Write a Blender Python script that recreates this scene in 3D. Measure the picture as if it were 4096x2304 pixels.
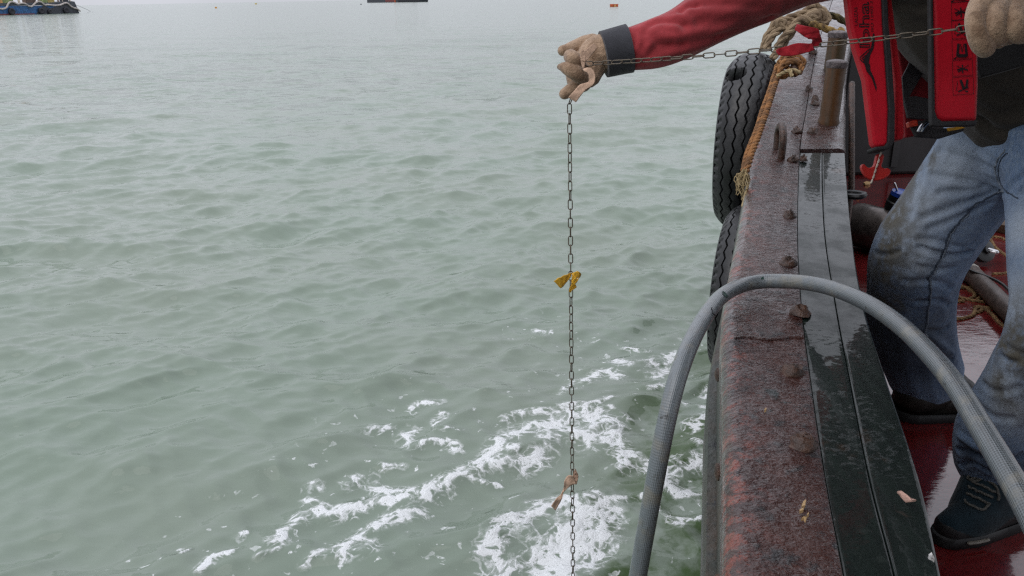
import bpy, bmesh, math, random
import numpy as np
from mathutils import Vector, Matrix
random.seed(7); rng = np.random.default_rng(11)
for o in list(bpy.data.objects): bpy.data.objects.remove(o)
S = bpy.context.scene
COL = S.collection

# ------------------------------------------------------------------ camera, sky, sun, exposure
F = 804.0                                    # focal length in pixels of a 1024 px wide picture
PITCH = math.radians(19.88); ROLL = 0.018
CAM = np.array([0.0, 0.0, 2.4])              # the water lies at z = 0
fw = np.array([0, math.cos(PITCH), -math.sin(PITCH)])
u0 = np.array([0, math.sin(PITCH), math.cos(PITCH)]); x0 = np.array([1.0, 0, 0])
RT = math.cos(ROLL)*x0 - math.sin(ROLL)*u0
UP = math.sin(ROLL)*x0 + math.cos(ROLL)*u0
cd = bpy.data.cameras.new('camera'); cam = bpy.data.objects.new('camera', cd); COL.objects.link(cam)
cd.sensor_width = 36; cd.lens = F/1024*36; cd.clip_start = 0.05; cd.clip_end = 20000
cam.matrix_world = Matrix(((RT[0], UP[0], -fw[0], CAM[0]), (RT[1], UP[1], -fw[1], CAM[1]), (RT[2], UP[2], -fw[2], CAM[2]), (0, 0, 0, 1)))
S.camera = cam
SUN_EL, SUN_AZ = math.radians(58), math.radians(-140)
W = bpy.data.worlds.new('World'); S.world = W; W.use_nodes = True
wn = W.node_tree; wn.nodes.clear()
wo = wn.nodes.new('ShaderNodeOutputWorld'); bg = wn.nodes.new('ShaderNodeBackground')
sky = wn.nodes.new('ShaderNodeTexSky'); sky.sky_type = 'NISHITA'; sky.sun_disc = False
sky.sun_elevation = SUN_EL; sky.sun_rotation = SUN_AZ; sky.dust_density = 4.0; sky.air_density = 1.0
tc = wn.nodes.new('ShaderNodeTexCoord'); sx = wn.nodes.new('ShaderNodeSeparateXYZ')
wn.links.new(tc.outputs['Generated'], sx.inputs[0])
rp = wn.nodes.new('ShaderNodeValToRGB')      # overcast deck of cloud: brighter towards the zenith
rp.color_ramp.elements[0].position = 0.0; rp.color_ramp.elements[0].color = (6.0, 6.15, 6.7, 1)
rp.color_ramp.elements[1].position = 1.0; rp.color_ramp.elements[1].color = (13.2, 13.6, 15.0, 1)
wn.links.new(sx.outputs['Z'], rp.inputs[0])
nz = wn.nodes.new('ShaderNodeTexNoise'); nz.inputs['Scale'].default_value = 2.2; nz.inputs['Detail'].default_value = 4
wn.links.new(tc.outputs['Generated'], nz.inputs['Vector'])
mr = wn.nodes.new('ShaderNodeMapRange'); mr.inputs['To Min'].default_value = 0.84; mr.inputs['To Max'].default_value = 1.16
mr.inputs['From Min'].default_value = 0.3; mr.inputs['From Max'].default_value = 0.7
wn.links.new(nz.outputs[0], mr.inputs['Value'])
vm = wn.nodes.new('ShaderNodeVectorMath'); vm.operation = 'SCALE'
wn.links.new(rp.outputs[0], vm.inputs[0]); wn.links.new(mr.outputs[0], vm.inputs['Scale'])
mx = wn.nodes.new('ShaderNodeMixRGB'); mx.inputs[0].default_value = 0.93
wn.links.new(sky.outputs[0], mx.inputs[1]); wn.links.new(vm.outputs[0], mx.inputs[2])
wn.links.new(mx.outputs[0], bg.inputs[0]); bg.inputs[1].default_value = 0.116
wn.links.new(bg.outputs[0], wo.inputs[0])
sl = bpy.data.lights.new('sun', 'SUN'); sl.energy = 0.9; sl.angle = math.radians(60); sl.color = (1, .96, .9)
so = bpy.data.objects.new('sun', sl); COL.objects.link(so)
sd = Vector((math.sin(SUN_AZ)*math.cos(SUN_EL), math.cos(SUN_AZ)*math.cos(SUN_EL), math.sin(SUN_EL)))
so.rotation_euler = sd.to_track_quat('Z', 'Y').to_euler()
S.view_settings.view_transform = 'Standard'; S.view_settings.look = 'None'
S.cycles.use_denoising = False; S.cycles.pixel_filter_type = 'BLACKMAN_HARRIS'; S.cycles.filter_width = 1.35
S.view_settings.exposure = 0.0; S.view_settings.gamma = 1.0; S.view_settings.use_curve_mapping = False

# ------------------------------------------------------------------ helpers
def at(px, py, D):
    return CAM + fw*D + RT*((px-512)/F*D) + UP*((288-py)/F*D)
KB = 0.92                                    # the rail and what hangs on it stand this much nearer than first measured
def near_at(px, py, D): return at(px, py, D*KB)
def proj(P):
    q = np.asarray(P) - CAM; d = q@fw
    return 512+F*(q@RT)/d, 288-F*(q@UP)/d, d
def onz(px, py, z):
    d = fw + RT*((px-512)/F) + UP*((288-py)/F)
    return CAM + d*((z-CAM[2])/d[2])
def cr(P, n):                                # Catmull-Rom through the rows of P, evenly in parameter
    P = np.asarray(P, float)
    if len(P) == 2: return P[0] + (P[1]-P[0])*np.linspace(0, 1, n)[:, None]
    Q = np.vstack([2*P[0]-P[1], P, 2*P[-1]-P[-2]])
    t = np.linspace(0, len(P)-1-1e-9, n); i = t.astype(int); u = (t-i)[:, None]
    a, b, c, d = Q[i], Q[i+1], Q[i+2], Q[i+3]
    return .5*(2*b+(c-a)*u+(2*a-5*b+4*c-d)*u**2+(3*b-a-3*c+d)*u**3)
def even(P, n):
    P = np.asarray(P); s = np.r_[0, np.cumsum(np.linalg.norm(np.diff(P[:, :3], axis=0), axis=1))]
    t = np.linspace(0, s[-1], n)
    return np.stack([np.interp(t, s, P[:, k]) for k in range(P.shape[1])], 1)
def nrm(v): return v/(np.linalg.norm(v, axis=-1, keepdims=True)+1e-12)

class MB:
    def __init__(s): s.v = []; s.f = []; s.n = 0; s.uv = []
    def add(s, v, f, uv=None):
        v = np.asarray(v, float).reshape(-1, 3)
        s.v.append(v); s.f += [tuple(int(i)+s.n for i in q) for q in f]; s.n += len(v)
        s.uv.append(np.zeros((len(v), 2)) if uv is None else np.asarray(uv, float)); return s
    def grid(s, G, closeu=False, uv=None):   # G[i,j] points
        n, m = G.shape[:2]; f = []
        for i in range(n-1):
            for j in range(m if closeu else m-1):
                k = (j+1) % m; f.append((i*m+j, i*m+k, (i+1)*m+k, (i+1)*m+j))
        return s.add(G.reshape(-1, 3), f, uv)
    def tube(s, P, r, seg=8, cap='round', uscale=1.0):
        P = np.asarray(P, float); n = len(P); r = np.ones(n)*r
        if cap == 'round':
            T0 = nrm(P[0]-P[1]); T1 = nrm(P[-1]-P[-2]); A = [.999, .92, .71, .38]
            pre = np.array([P[0]+T0*r[0]*a for a in A]); post = np.array([P[-1]+T1*r[-1]*a for a in A[::-1]])
            rr = np.array([math.sqrt(1-a*a) for a in A])
            P = np.vstack([pre, P, post]); r = np.r_[r[0]*rr, r, r[-1]*rr[::-1]]; n = len(P)
        T = nrm(np.gradient(P, axis=0)); N = np.zeros_like(P)
        a = np.array([0, 0, 1.]) if abs(T[0, 2]) < .9 else np.array([1., 0, 0])
        N[0] = nrm(np.cross(T[0], a))
        for i in range(1, n): N[i] = nrm(N[i-1]-T[i]*(N[i-1]@T[i]))
        B = np.cross(T, N); th = np.arange(seg)/seg*2*math.pi
        G = P[:, None]+r[:, None, None]*(np.cos(th)[None, :, None]*N[:, None]+np.sin(th)[None, :, None]*B[:, None])
        sl = np.r_[0, np.cumsum(np.linalg.norm(np.diff(P, axis=0), axis=1))]
        uv = np.stack(np.broadcast_arrays(np.arange(seg)[None]/seg, sl[:, None]*uscale), -1).reshape(-1, 2)
        b = s.n; s.grid(G, True, uv)
        s.f.append(tuple(b+j for j in range(seg))[::-1]); s.f.append(tuple(b+(n-1)*seg+j for j in range(seg)))
        return s
    def box(s, c, h, M=None):
        v = np.array([(x, y, z) for x in (-1, 1) for y in (-1, 1) for z in (-1, 1)], float)*np.asarray(h)
        if M is not None: v = v@np.asarray(M).T
        return s.add(v+np.asarray(c), [(0, 1, 3, 2), (4, 6, 7, 5), (0, 4, 5, 1), (2, 3, 7, 6), (0, 2, 6, 4), (1, 5, 7, 3)])
    def slab(s, pts, d):                      # closed polygon of 3-D points, pushed along vector d
        pts = np.asarray(pts); n = len(pts); d = np.asarray(d)
        v = np.vstack([pts, pts+d]); f = [tuple(range(n)), tuple(range(2*n-1, n-1, -1))]
        f += [(i, i+n, (i+1) % n+n, (i+1) % n) for i in range(n)]
        return s.add(v, f)
    def lathe(s, prof, c, ax=(0, 0, 1), seg=24):  # prof = (radius, height) pairs
        ax = nrm(np.asarray(ax, float)); a = np.array([1., 0, 0]) if abs(ax[0]) < .8 else np.array([0, 1., 0])
        N = nrm(np.cross(ax, a)); B = np.cross(ax, N); th = np.arange(seg)/seg*2*math.pi
        G = np.array([[np.asarray(c)+ax*h+r*(math.cos(t)*N+math.sin(t)*B) for t in th] for r, h in prof])
        b = s.n; s.grid(G, True); n = len(prof)
        s.f.append(tuple(b+j for j in range(seg))[::-1]); s.f.append(tuple(b+(n-1)*seg+j for j in range(seg)))
        return s
ORG = {}
def link(name, me, parent=None, org=None):
    o = bpy.data.objects.new(name, me); COL.objects.link(o)
    if parent is not None: o.parent = parent; ORG[o.name] = ORG[parent.name]
    else:
        ORG[o.name] = np.zeros(3) if org is None else np.asarray(org, float); o.location = ORG[o.name]
    return o
def mesh_obj(name, v, f, m, parent=None, org=None, smooth=True, uv=None, fix=True):
    me = bpy.data.meshes.new(name)
    off = ORG[parent.name] if parent is not None else (np.zeros(3) if org is None else np.asarray(org))
    me.from_pydata((np.asarray(v)-off).tolist(), [], f)
    if uv is not None:
        l = me.uv_layers.new(name='UVMap'); idx = np.empty(len(me.loops), np.int32); me.loops.foreach_get('vertex_index', idx)
        l.data.foreach_set('uv', np.asarray(uv, np.float32)[idx].ravel())
    if fix:
        bm = bmesh.new(); bm.from_mesh(me); bmesh.ops.recalc_face_normals(bm, faces=bm.faces); bm.to_mesh(me); bm.free()
    me.materials.append(m)
    if smooth: me.polygons.foreach_set('use_smooth', [True]*len(me.polygons))
    return link(name, me, parent, org)
def build(mb, name, m, parent=None, org=None, smooth=True, bevel=0, sharp=40, seg=2):
    o = mesh_obj(name, np.vstack(mb.v), mb.f, m, parent, org, smooth, np.vstack(mb.uv))
    if smooth:
        o.data.set_sharp_from_angle(angle=math.radians(sharp))
    if bevel:
        b = o.modifiers.new('bevel', 'BEVEL'); b.width = bevel; b.segments = seg; b.limit_method = 'ANGLE'; b.angle_limit = math.radians(35)
    return o
def tag(o, label=None, cat=None, group=None, kind=None):
    if label: o['label'] = label
    if cat: o['category'] = cat
    if group: o['group'] = group
    if kind: o['kind'] = kind
    return o
def empty(name, loc, label, cat, group=None):
    o = link(name, None, None, loc); o.empty_display_size = .1; return tag(o, label, cat, group)
DG = lambda: bpy.context.evaluated_depsgraph_get()
def voxel(mb, vs, smooth=6, fac=.5):         # union of closed shapes -> one continuous skin
    me = bpy.data.meshes.new('tmp'); me.from_pydata(np.vstack(mb.v).tolist(), [], mb.f)
    bm = bmesh.new(); bm.from_mesh(me); bmesh.ops.recalc_face_normals(bm, faces=bm.faces); bm.to_mesh(me); bm.free()
    o = bpy.data.objects.new('tmp', me); COL.objects.link(o)
    r = o.modifiers.new('r', 'REMESH'); r.mode = 'VOXEL'; r.voxel_size = vs
    if smooth:
        k = o.modifiers.new('s', 'SMOOTH'); k.factor = fac; k.iterations = smooth
    out = bpy.data.meshes.new_from_object(o.evaluated_get(DG()))
    n = len(out.vertices); v = np.empty(n*3, np.float32); out.vertices.foreach_get('co', v)
    f = [tuple(p.vertices) for p in out.polygons]; N = np.empty(n*3, np.float32); out.vertices.foreach_get('normal', N)
    bpy.data.objects.remove(o); bpy.data.meshes.remove(me); bpy.data.meshes.remove(out)
    return v.reshape(-1, 3).astype(float), f, N.reshape(-1, 3).astype(float)
def chainmb(mb, pts, n=None, k=1.0, seg=14):       # pts of (px, py, D, radius px) -> tapered round tube
    P = np.array([np.r_[at(a, b, d), r*d/F*k] for a, b, d, r in pts]); n = n or 8*len(pts)
    Q = cr(P, n); Q[:, 3] = np.maximum(Q[:, 3], 1e-3); mb.tube(Q[:, :3], Q[:, 3], seg); return mb
class Surf:                                  # nearest surface point of a body under a direction of view
    def __init__(s, v, N): s.v = v; s.N = N; s.x, s.y, s.d = proj(v)
    def pick(s, px, py, tol=3.0):
        q = np.hypot(s.x-px, s.y-py); k = np.where(q < tol)[0]
        if len(k) == 0: return int(q.argmin())
        return int(k[s.d[k].argmin()])
    def path(s, pts, n, lift=0.0):
        Q = cr(np.array(pts, float), n); I = [s.pick(a, b) for a, b in Q]
        P = s.v[I]+s.N[I]*lift
        for _ in range(2): P[1:-1] = (P[:-2]+2*P[1:-1]+P[2:])/4
        return P
def seg_dist(v, A, B):
    ab = B-A; t = np.clip(((v-A)@ab)/(ab@ab+1e-12), 0, 1); return np.linalg.norm(v-(A+t[:, None]*ab), axis=1)
def creases(v, N, lines, sc=1.0):            # lines: (pixel polyline, amplitude m, width m): negative = valley
    s = Surf(v, N); dsp = np.zeros(len(v))
    for pts, amp, wd in lines:
        P = s.path(pts, max(4, 3*len(pts))); d = np.full(len(v), 9.)
        for a, b in zip(P[:-1], P[1:]): d = np.minimum(d, seg_dist(v, a, b))
        dsp += amp*(np.exp(-(d/wd)**2)-.28*np.exp(-((d-2.2*wd)/wd)**2))
    return v+N*dsp[:, None]*sc
def vnoise(v, fr, seed=0, oct=3):            # smooth pseudo noise from summed waves
    r = np.random.default_rng(seed); o = np.zeros(len(v)); a = 1.
    for k in range(oct):
        for _ in range(5):
            d = nrm(r.normal(size=3))*fr*2**k*(.7+.6*r.random()); o += a*np.sin(v@d+r.random()*6.28)/5
        a *= .5
    return o

# ------------------------------------------------------------------ materials
class N_:
    def __init__(s, name):
        s.m = bpy.data.materials.new(name); s.m.use_nodes = True; s.t = s.m.node_tree; s.b = s.t.nodes['Principled BSDF']
        s.out = s.t.nodes['Material Output']; s.co = s.n('ShaderNodeTexCoord').outputs['Object']
    def n(s, ty, **k):
        q = s.t.nodes.new(ty)
        for a, b in k.items(): setattr(q, a, b)
        return q
    def set(s, i, v):
        if hasattr(v, 'is_output') or isinstance(v, bpy.types.NodeSocket): s.t.links.new(v, i)
        else: i.default_value = v
    def map(s, sc, rot=(0, 0, 0), co=None):
        q = s.n('ShaderNodeMapping'); s.set(q.inputs[0], co or s.co); q.inputs['Scale'].default_value = sc; q.inputs['Rotation'].default_value = rot
        return q.outputs[0]
    def noise(s, sc, det=4, ro=.55, co=None, dist=0):
        q = s.n('ShaderNodeTexNoise'); s.set(q.inputs['Vector'], co or s.co); q.inputs['Scale'].default_value = sc
        q.inputs['Detail'].default_value = det; q.inputs['Roughness'].default_value = ro; q.inputs['Distortion'].default_value = dist
        return q.outputs[0]
    def vor(s, sc, co=None, feat='F1', out='Distance'):
        q = s.n('ShaderNodeTexVoronoi', feature=feat); s.set(q.inputs['Vector'], co or s.co); q.inputs['Scale'].default_value = sc
        return q.outputs[out]
    def ramp(s, v, a, b, lo=0., hi=1., smooth=True):
        q = s.n('ShaderNodeMapRange'); q.interpolation_type = 'SMOOTHSTEP' if smooth else 'LINEAR'
        s.set(q.inputs['Value'], v); s.set(q.inputs['From Min'], a); s.set(q.inputs['From Max'], b)
        q.inputs['To Min'].default_value = lo; q.inputs['To Max'].default_value = hi; return q.outputs[0]
    def math(s, op, a, b=0., c=None):
        q = s.n('ShaderNodeMath', operation=op); s.set(q.inputs[0], a); s.set(q.inputs[1], b)
        if c is not None: s.set(q.inputs[2], c)
        return q.outputs[0]
    def mix(s, f, a, b):
        q = s.n('ShaderNodeMixRGB'); s.set(q.inputs[0], f); s.set(q.inputs[1], (*a, 1) if isinstance(a, tuple) else a); s.set(q.inputs[2], (*b, 1) if isinstance(b, tuple) else b)
        return q.outputs[0]
    def attr(s, name):
        q = s.n('ShaderNodeAttribute'); q.attribute_name = name; return q.outputs['Fac']
    def bump(s, h, st=.3, di=.01, prev=None):
        q = s.n('ShaderNodeBump'); s.set(q.inputs['Height'], h); s.set(q.inputs['Strength'], st); q.inputs['Distance'].default_value = di
        if prev: s.set(q.inputs['Normal'], prev)
        return q.outputs[0]
    def coat(s, w, r, nor=None):
        s.set(s.b.inputs['Coat Weight'], w); s.set(s.b.inputs['Coat Roughness'], r); s.b.inputs['Coat IOR'].default_value = 1.4
        if nor is not None: s.set(s.b.inputs['Coat Normal'], nor)
    def fin(s, col=None, rough=None, nor=None, metal=0, spec=None, sheen=0):
        if col is not None: s.set(s.b.inputs['Base Color'], (*col, 1) if isinstance(col, tuple) else col)
        if rough is not None: s.set(s.b.inputs['Roughness'], rough)
        if nor is not None: s.set(s.b.inputs['Normal'], nor)
        s.b.inputs['Metallic'].default_value = metal
        if spec is not None: s.b.inputs['Specular IOR Level'].default_value = spec
        if sheen: s.b.inputs['Sheen Weight'].default_value = sheen; s.b.inputs['Sheen Roughness'].default_value = .5
        return s.m
def simple(name, col, rough=.6, metal=0, var=.25, sc=30, bump=.15, dist=.003, spec=None, sheen=0):
    col = tuple(c*ALB for c in col); k = N_(name); n = k.noise(sc); lo = tuple(c*(1-var) for c in col); hi = tuple(min(1, c*(1+var)) for c in col)
    return k.fin(k.mix(k.ramp(n, .3, .7), lo, hi), k.ramp(k.noise(sc*.4), .3, .7, max(.03, rough-.08), min(1, rough+.08)), k.bump(k.noise(sc*4), bump, dist), metal, spec, sheen)
ALB = .74
M = {}
# wet rusty steel plate
k = N_('rusty_wet_plate'); big = k.noise(5, 5, .6); mid = k.noise(28, 5, .65); fine = k.noise(140, 3)
c = k.mix(k.ramp(big, .38, .62), (.034, .0135, .012), (.056, .021, .016)); c = k.mix(k.ramp(mid, .52, .68), c, (.018, .016, .017))
c = k.mix(k.ramp(k.noise(9, 6, .7), .60, .66), c, (.020, .028, .028)); red = k.math('MULTIPLY', k.attr('edge'), k.ramp(k.noise(24, 7, .76), .48, .60))
c = k.mix(red, c, (.19, .046, .030)); c = k.mix(k.ramp(k.noise(9, 7, .78, dist=.3), .68, .71), c, (.17, .030, .022))
pit = k.math('ADD', k.math('MULTIPLY', mid, 1.0), k.math('MULTIPLY', k.noise(70, 2, .5), .4))
k.coat(k.ramp(k.noise(11, 5, .6), .34, .58, .6, 1.0), k.ramp(k.noise(40, 3), .3, .7, .03, .09), k.bump(k.math('ADD', k.noise(27, 4, .55, k.map((.7, 1.5, 1))), k.math('MULTIPLY', k.ramp(k.noise(62, 2, .5, k.map((.7, 1.5, 1))), .46, .62), .28)), 1.0, .0125)); M['plate'] = k.fin(c, k.ramp(k.noise(24, 4), .35, .68, .2, .42), k.bump(pit, 1.0, .011, k.bump(big, .25, .02)), spec=.26)
# painted wet timber
k = N_('painted_wet_timber'); g = k.noise(20, 5, .6, k.map((3, .5, 3))); ch = k.noise(36, 5, .68)
c = k.mix(k.ramp(g, .35, .7), (.0045, .0085, .0070), (.008, .0145, .0115)); c = k.mix(k.ramp(ch, .60, .68), c, (.014, .020, .017))
c = k.mix(k.ramp(k.noise(4, 5, .7), .60, .70), c, (.030, .016, .007)); h = k.math('ADD', k.math('MULTIPLY', ch, .7), k.math('MULTIPLY', g, .6))
k.coat(k.ramp(k.noise(8, 5, .6), .36, .56, .45, .85), k.ramp(k.noise(30, 3), .3, .7, .02, .06), k.bump(k.math('ADD', k.math('MULTIPLY', k.ramp(k.noise(75, 5, .62, k.map((.8, 1.25, 1))), .54, .64), k.ramp(k.noise(4, 5, .7), .48, .66)), k.math('MULTIPLY', k.noise(14, 3), .8)), .42, .004)); M['timber'] = k.fin(c, .5, k.bump(k.math('ADD', h, k.math('MULTIPLY', k.noise(90, 4, .65), .5)), .45, .004), spec=.15)
k = N_('hull_side_paint'); c = k.mix(k.ramp(k.noise(6, 6, .7, k.map((1, 1, .4))), .4, .65), (.035, .040, .034), (.060, .040, .026))
c = k.mix(k.ramp(k.noise(22, 5, .7), .58, .64), c, (.020, .022, .022))
M['hull'] = k.fin(c, .42, k.bump(k.noise(35, 5, .6), .5, .008))
k = N_('red_wet_deck_paint'); c = k.mix(k.ramp(k.noise(3, 5), .35, .65), (.078, .0060, .0066), (.110, .0090, .0095)); c = k.mix(k.ramp(k.noise(14, 6, .7), .62, .70), c, (.03, .008, .008))
wet = k.ramp(k.noise(2.2, 4, .5), .36, .5); k.coat(1.0, .03, k.bump(k.noise(16, 4, .6, k.map((.6, 1.4, 1))), .22, .008)); M['deck'] = k.fin(c, k.ramp(wet, 0, 1, .17, .045), k.bump(k.noise(26, 4, .6, k.map((.5, 1.6, 1))), .10, .008, k.bump(k.noise(7, 3), .12, .02)), spec=.5)
M['black_paint'] = simple('black_inner_paint', (.012, .012, .013), .45, sc=9, bump=.3)
M['dark_steel'] = simple('dark_deckhouse_paint', (.014, .013, .014), .5, sc=5)
M['rust'] = simple('rusty_iron', (.075, .036, .022), .38, var=.5, sc=60, bump=.7, dist=.004)
k = N_('weathered_post_steel'); zc = k.n('ShaderNodeSeparateXYZ'); k.set(zc.inputs[0], k.co); c = k.mix(k.ramp(k.noise(22, 4, .6, k.map((1, 1, .12))), .38, .62), (.050, .034, .017), (.085, .036, .011))
c = k.mix(k.ramp(k.noise(9, 4, .6, k.map((1, 1, .4))), .60, .68), c, (.03, .045, .032)); M['post'] = k.fin(c, k.ramp(k.noise(30), .3, .7, .3, .55), k.bump(k.noise(60, 4), .35, .003), spec=.3)
M['post_cap'] = simple('post_cap_rust', (.16, .13, .13), .5, var=.5, sc=70, bump=.9, dist=.005)
k = N_('tyre_rubber'); c = k.mix(k.ramp(k.noise(14, 5, .6), .4, .7), (.006, .006, .0065), (.014, .014, .0155)); M['rubber'] = k.fin(c, k.ramp(k.noise(30), .3, .7, .30, .55), k.bump(k.noise(90, 5, .6), .4, .003))
def ropemat(name, col, dirt):
    col = tuple(c*.85 for c in col); dirt = tuple(c*.8 for c in dirt); k = N_(name); c = k.mix(k.ramp(k.noise(25, 4, .6), .42, .62), col, dirt)
    return k.fin(c, .85, k.bump(k.noise(260, 3, .6, k.map((1, 1, 1))), .6, .003), spec=.2)
M['rope_tan'] = ropemat('tan_rope', (.34, .25, .16), (.20, .14, .09)); M['rope_orange'] = ropemat('orange_rope', (.36, .17, .065), (.17, .09, .045))
M['rope_mossy'] = ropemat('mossy_rope', (.13, .10, .04), (.05, .045, .025)); M['rope_yellow'] = ropemat('yellow_rope', (.40, .26, .09), (.16, .10, .05)); M['rope_deck'] = ropemat('deck_rope', (.26, .16, .075), (.15, .09, .045))
M['straw'] = simple('frayed_fibre', (.50, .38, .20), .8, sc=90)
M['chain'] = simple('weathered_chain_steel', (.15, .12, .088), .45, metal=.35, var=.4, sc=120, bump=.3, dist=.001)
# hose with its woven reinforcement
k = N_('grey_braided_hose'); uv = k.n('ShaderNodeUVMap').outputs[0]; wv = []
for a in (1, -1):
    q = k.n('ShaderNodeTexWave'); q.inputs['Scale'].default_value = 1; sp = k.n('ShaderNodeSeparateXYZ'); k.set(sp.inputs[0], uv)
    ph = k.math('ADD', k.math('MULTIPLY', sp.outputs[0], 16*2*math.pi*a), k.math('MULTIPLY', sp.outputs[1], 2*math.pi/.0095)); wv.append(k.math('SINE', ph))
wz = k.math('MULTIPLY', wv[0], wv[1]); aw = k.math('MULTIPLY', k.ramp(wz, -.6, .8), k.attr('weave'))
c = k.mix(aw, (.142, .163, .176), (.045, .055, .058)); c = k.mix(k.ramp(k.noise(16, 5, .65), .50, .68), c, (.175, .172, .15)); c = k.mix(k.ramp(k.noise(5, 5, .7, k.map((3, 6, 1), co=uv)), .52, .68), c, (.10, .11, .11)); c = k.mix(k.ramp(k.noise(60, 3), .68, .72), c, (.05, .055, .055))
k.coat(.5, .12); M['hose'] = k.fin(c, k.ramp(k.noise(25, 4), .3, .7, .2, .4), k.bump(wz, .3, .001, k.bump(k.noise(45, 4), .15, .004)), spec=.6)
M['green_paint'] = simple('dark_green_paint_mark', (.012, .055, .042), .4)
M['ink'] = simple('black_ink_mark', (.012, .012, .014), .6)
def cloth(name, col, var=.2, sc=12, weave=900, bump=.25, rough=.9, sheen=.15, lo=None):
    col = tuple(c*ALB for c in col); k = N_(name); lo = lo or tuple(c*(1-var) for c in col); hi = tuple(c*(1+var) for c in col)
    c = k.mix(k.ramp(k.noise(sc, 5, .6), .35, .65), lo, hi); c = k.mix(k.ramp(k.noise(220, 2), .3, .7, 0, .35), c, lo)
    return k.fin(c, rough, k.bump(k.noise(weave, 2), bump, .002, k.bump(k.noise(30, 4), .25, .006)), spec=.2, sheen=sheen)
k = N_('dirty_blue_denim'); c = k.mix(k.ramp(k.noise(7, 5, .6), .32, .68), (.066, .108, .190), (.150, .222, .345)); c = k.mix(k.ramp(k.noise(150, 3, .6, k.map((1, 1, .4))), .38, .64, 0, .55), c, (.22, .28, .36))
c = k.mix(k.math('MULTIPLY', k.attr('worn'), .75), c, (.40, .45, .50)); st = k.math('MULTIPLY', k.attr('dirt'), k.ramp(k.noise(13, 6, .7), .36, .60)); c = k.mix(st, c, (.105, .096, .074)); c = k.mix(k.math('MULTIPLY', k.attr('wet'), .85), c, (.016, .022, .036))
M['denim'] = k.fin(c, .92, k.bump(k.noise(700, 2), .3, .002, k.bump(k.noise(38, 4, .6), .35, .007)), spec=.15, sheen=.1)
M['seam'] = simple('denim_seam_thread', (.055, .075, .11), .9, sc=200); M['seam_light'] = simple('pale_seam_edge', (.22, .26, .31), .9, sc=200)
M['red_fleece'] = cloth('red_fleece', (.42, .047, .056), .22, 10, 500, sheen=.25); M['cuff'] = cloth('charcoal_cuff', (.062, .063, .074), .2)
M['olive'] = cloth('olive_sweatshirt', (.062, .054, .044), .2, 9); M['black_cloth'] = cloth('black_cloth', (.010, .010, .011), .2)
k = N_('cotton_knit_glove'); q = k.n('ShaderNodeTexWave'); q.wave_type = 'BANDS'; k.set(q.inputs['Vector'], k.co); q.inputs['Scale'].default_value = 78; q.inputs['Distortion'].default_value = 1.2; q.inputs['Detail'].default_value = 2
c = k.mix(k.ramp(k.noise(26, 5, .6), .40, .66), (.40, .275, .185), (.215, .135, .085)); c = k.mix(k.ramp(k.noise(170, 3, .7), .50, .66, 0, .5), c, (.17, .105, .065)); c = k.mix(k.ramp(k.noise(9, 3), .64, .70), c, (.28, .15, .05))
M['glove'] = k.fin(c, .95, k.bump(k.noise(420, 2), .3, .0016, k.bump(k.noise(240, 3), .8, .003)), spec=.1, sheen=.3)
M['glove_pale'] = k.m
M['skin'] = simple('skin', (.36, .20, .13), .5, var=.1, sc=40); M['hair'] = simple('dark_hair', (.012, .010, .009), .5, sc=120, bump=.6); M['eye'] = simple('eye_white', (.6, .58, .55), .2)
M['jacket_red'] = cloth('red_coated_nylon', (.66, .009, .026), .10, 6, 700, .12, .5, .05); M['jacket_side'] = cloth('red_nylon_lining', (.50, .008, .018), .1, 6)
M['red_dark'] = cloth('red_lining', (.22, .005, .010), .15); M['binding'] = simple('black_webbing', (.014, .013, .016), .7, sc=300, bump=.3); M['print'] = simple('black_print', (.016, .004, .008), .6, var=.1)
M['handle_red'] = simple('red_plastic', (.45, .018, .014), .35, var=.08, sc=20, bump=.03); M['bead'] = simple('pale_cord', (.55, .47, .40), .6); M['chrome'] = simple('bright_buckle_steel', (.6, .6, .62), .15, metal=1, var=.05)
M['buckle_red'] = simple('orange_red_plastic', (.55, .04, .012), .4); M['yellow'] = simple('yellow_webbing', (.55, .28, .01), .7)
M['ribbon_yellow'] = cloth('yellow_ribbon', (.90, .50, .04), .25, 60, 1500); M['ribbon_tan'] = cloth('tan_rag', (.86, .58, .42), .25, 50, 1200); M['ribbon_red'] = cloth('red_ribbon', (.36, .012, .022), .12, 40, 1500)
M['shoe'] = cloth('navy_teal_suede', (.008, .022, .032), .2, 20); M['sole'] = simple('black_sole', (.010, .010, .011), .6); M['sole_pale'] = simple('pale_sole_stripe', (.22, .20, .17), .6); M['lace'] = simple('grey_lace', (.10, .098, .088), .85, var=.5, sc=300, bump=.5); M['boot'] = simple('brown_black_boot', (.018, .015, .012), .55, sc=30)
M['can'] = simple('brushed_can_steel', (.13, .11, .10), .3, metal=.6, var=.3, sc=20); M['blue'] = simple('blue_plastic', (.012, .05, .30), .35); M['pipe'] = simple('brown_grey_pipe', (.095, .070, .060), .42, var=.3, sc=40, bump=.3); M['white_tie'] = simple('white_tie', (.5, .47, .42), .6); M['cable'] = simple('black_cable', (.010, .010, .010), .4)
M['board'] = simple('brown_board', (.10, .06, .035), .6); M['leaf'] = simple('pinkish_paint_flake', (.55, .34, .27), .7, var=.4, sc=120); M['crumb'] = simple('yellow_crumb', (.55, .36, .17), .7, sc=200); M['white_bit'] = simple('white_shell_bit', (.7, .68, .66), .6, sc=300)

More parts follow.
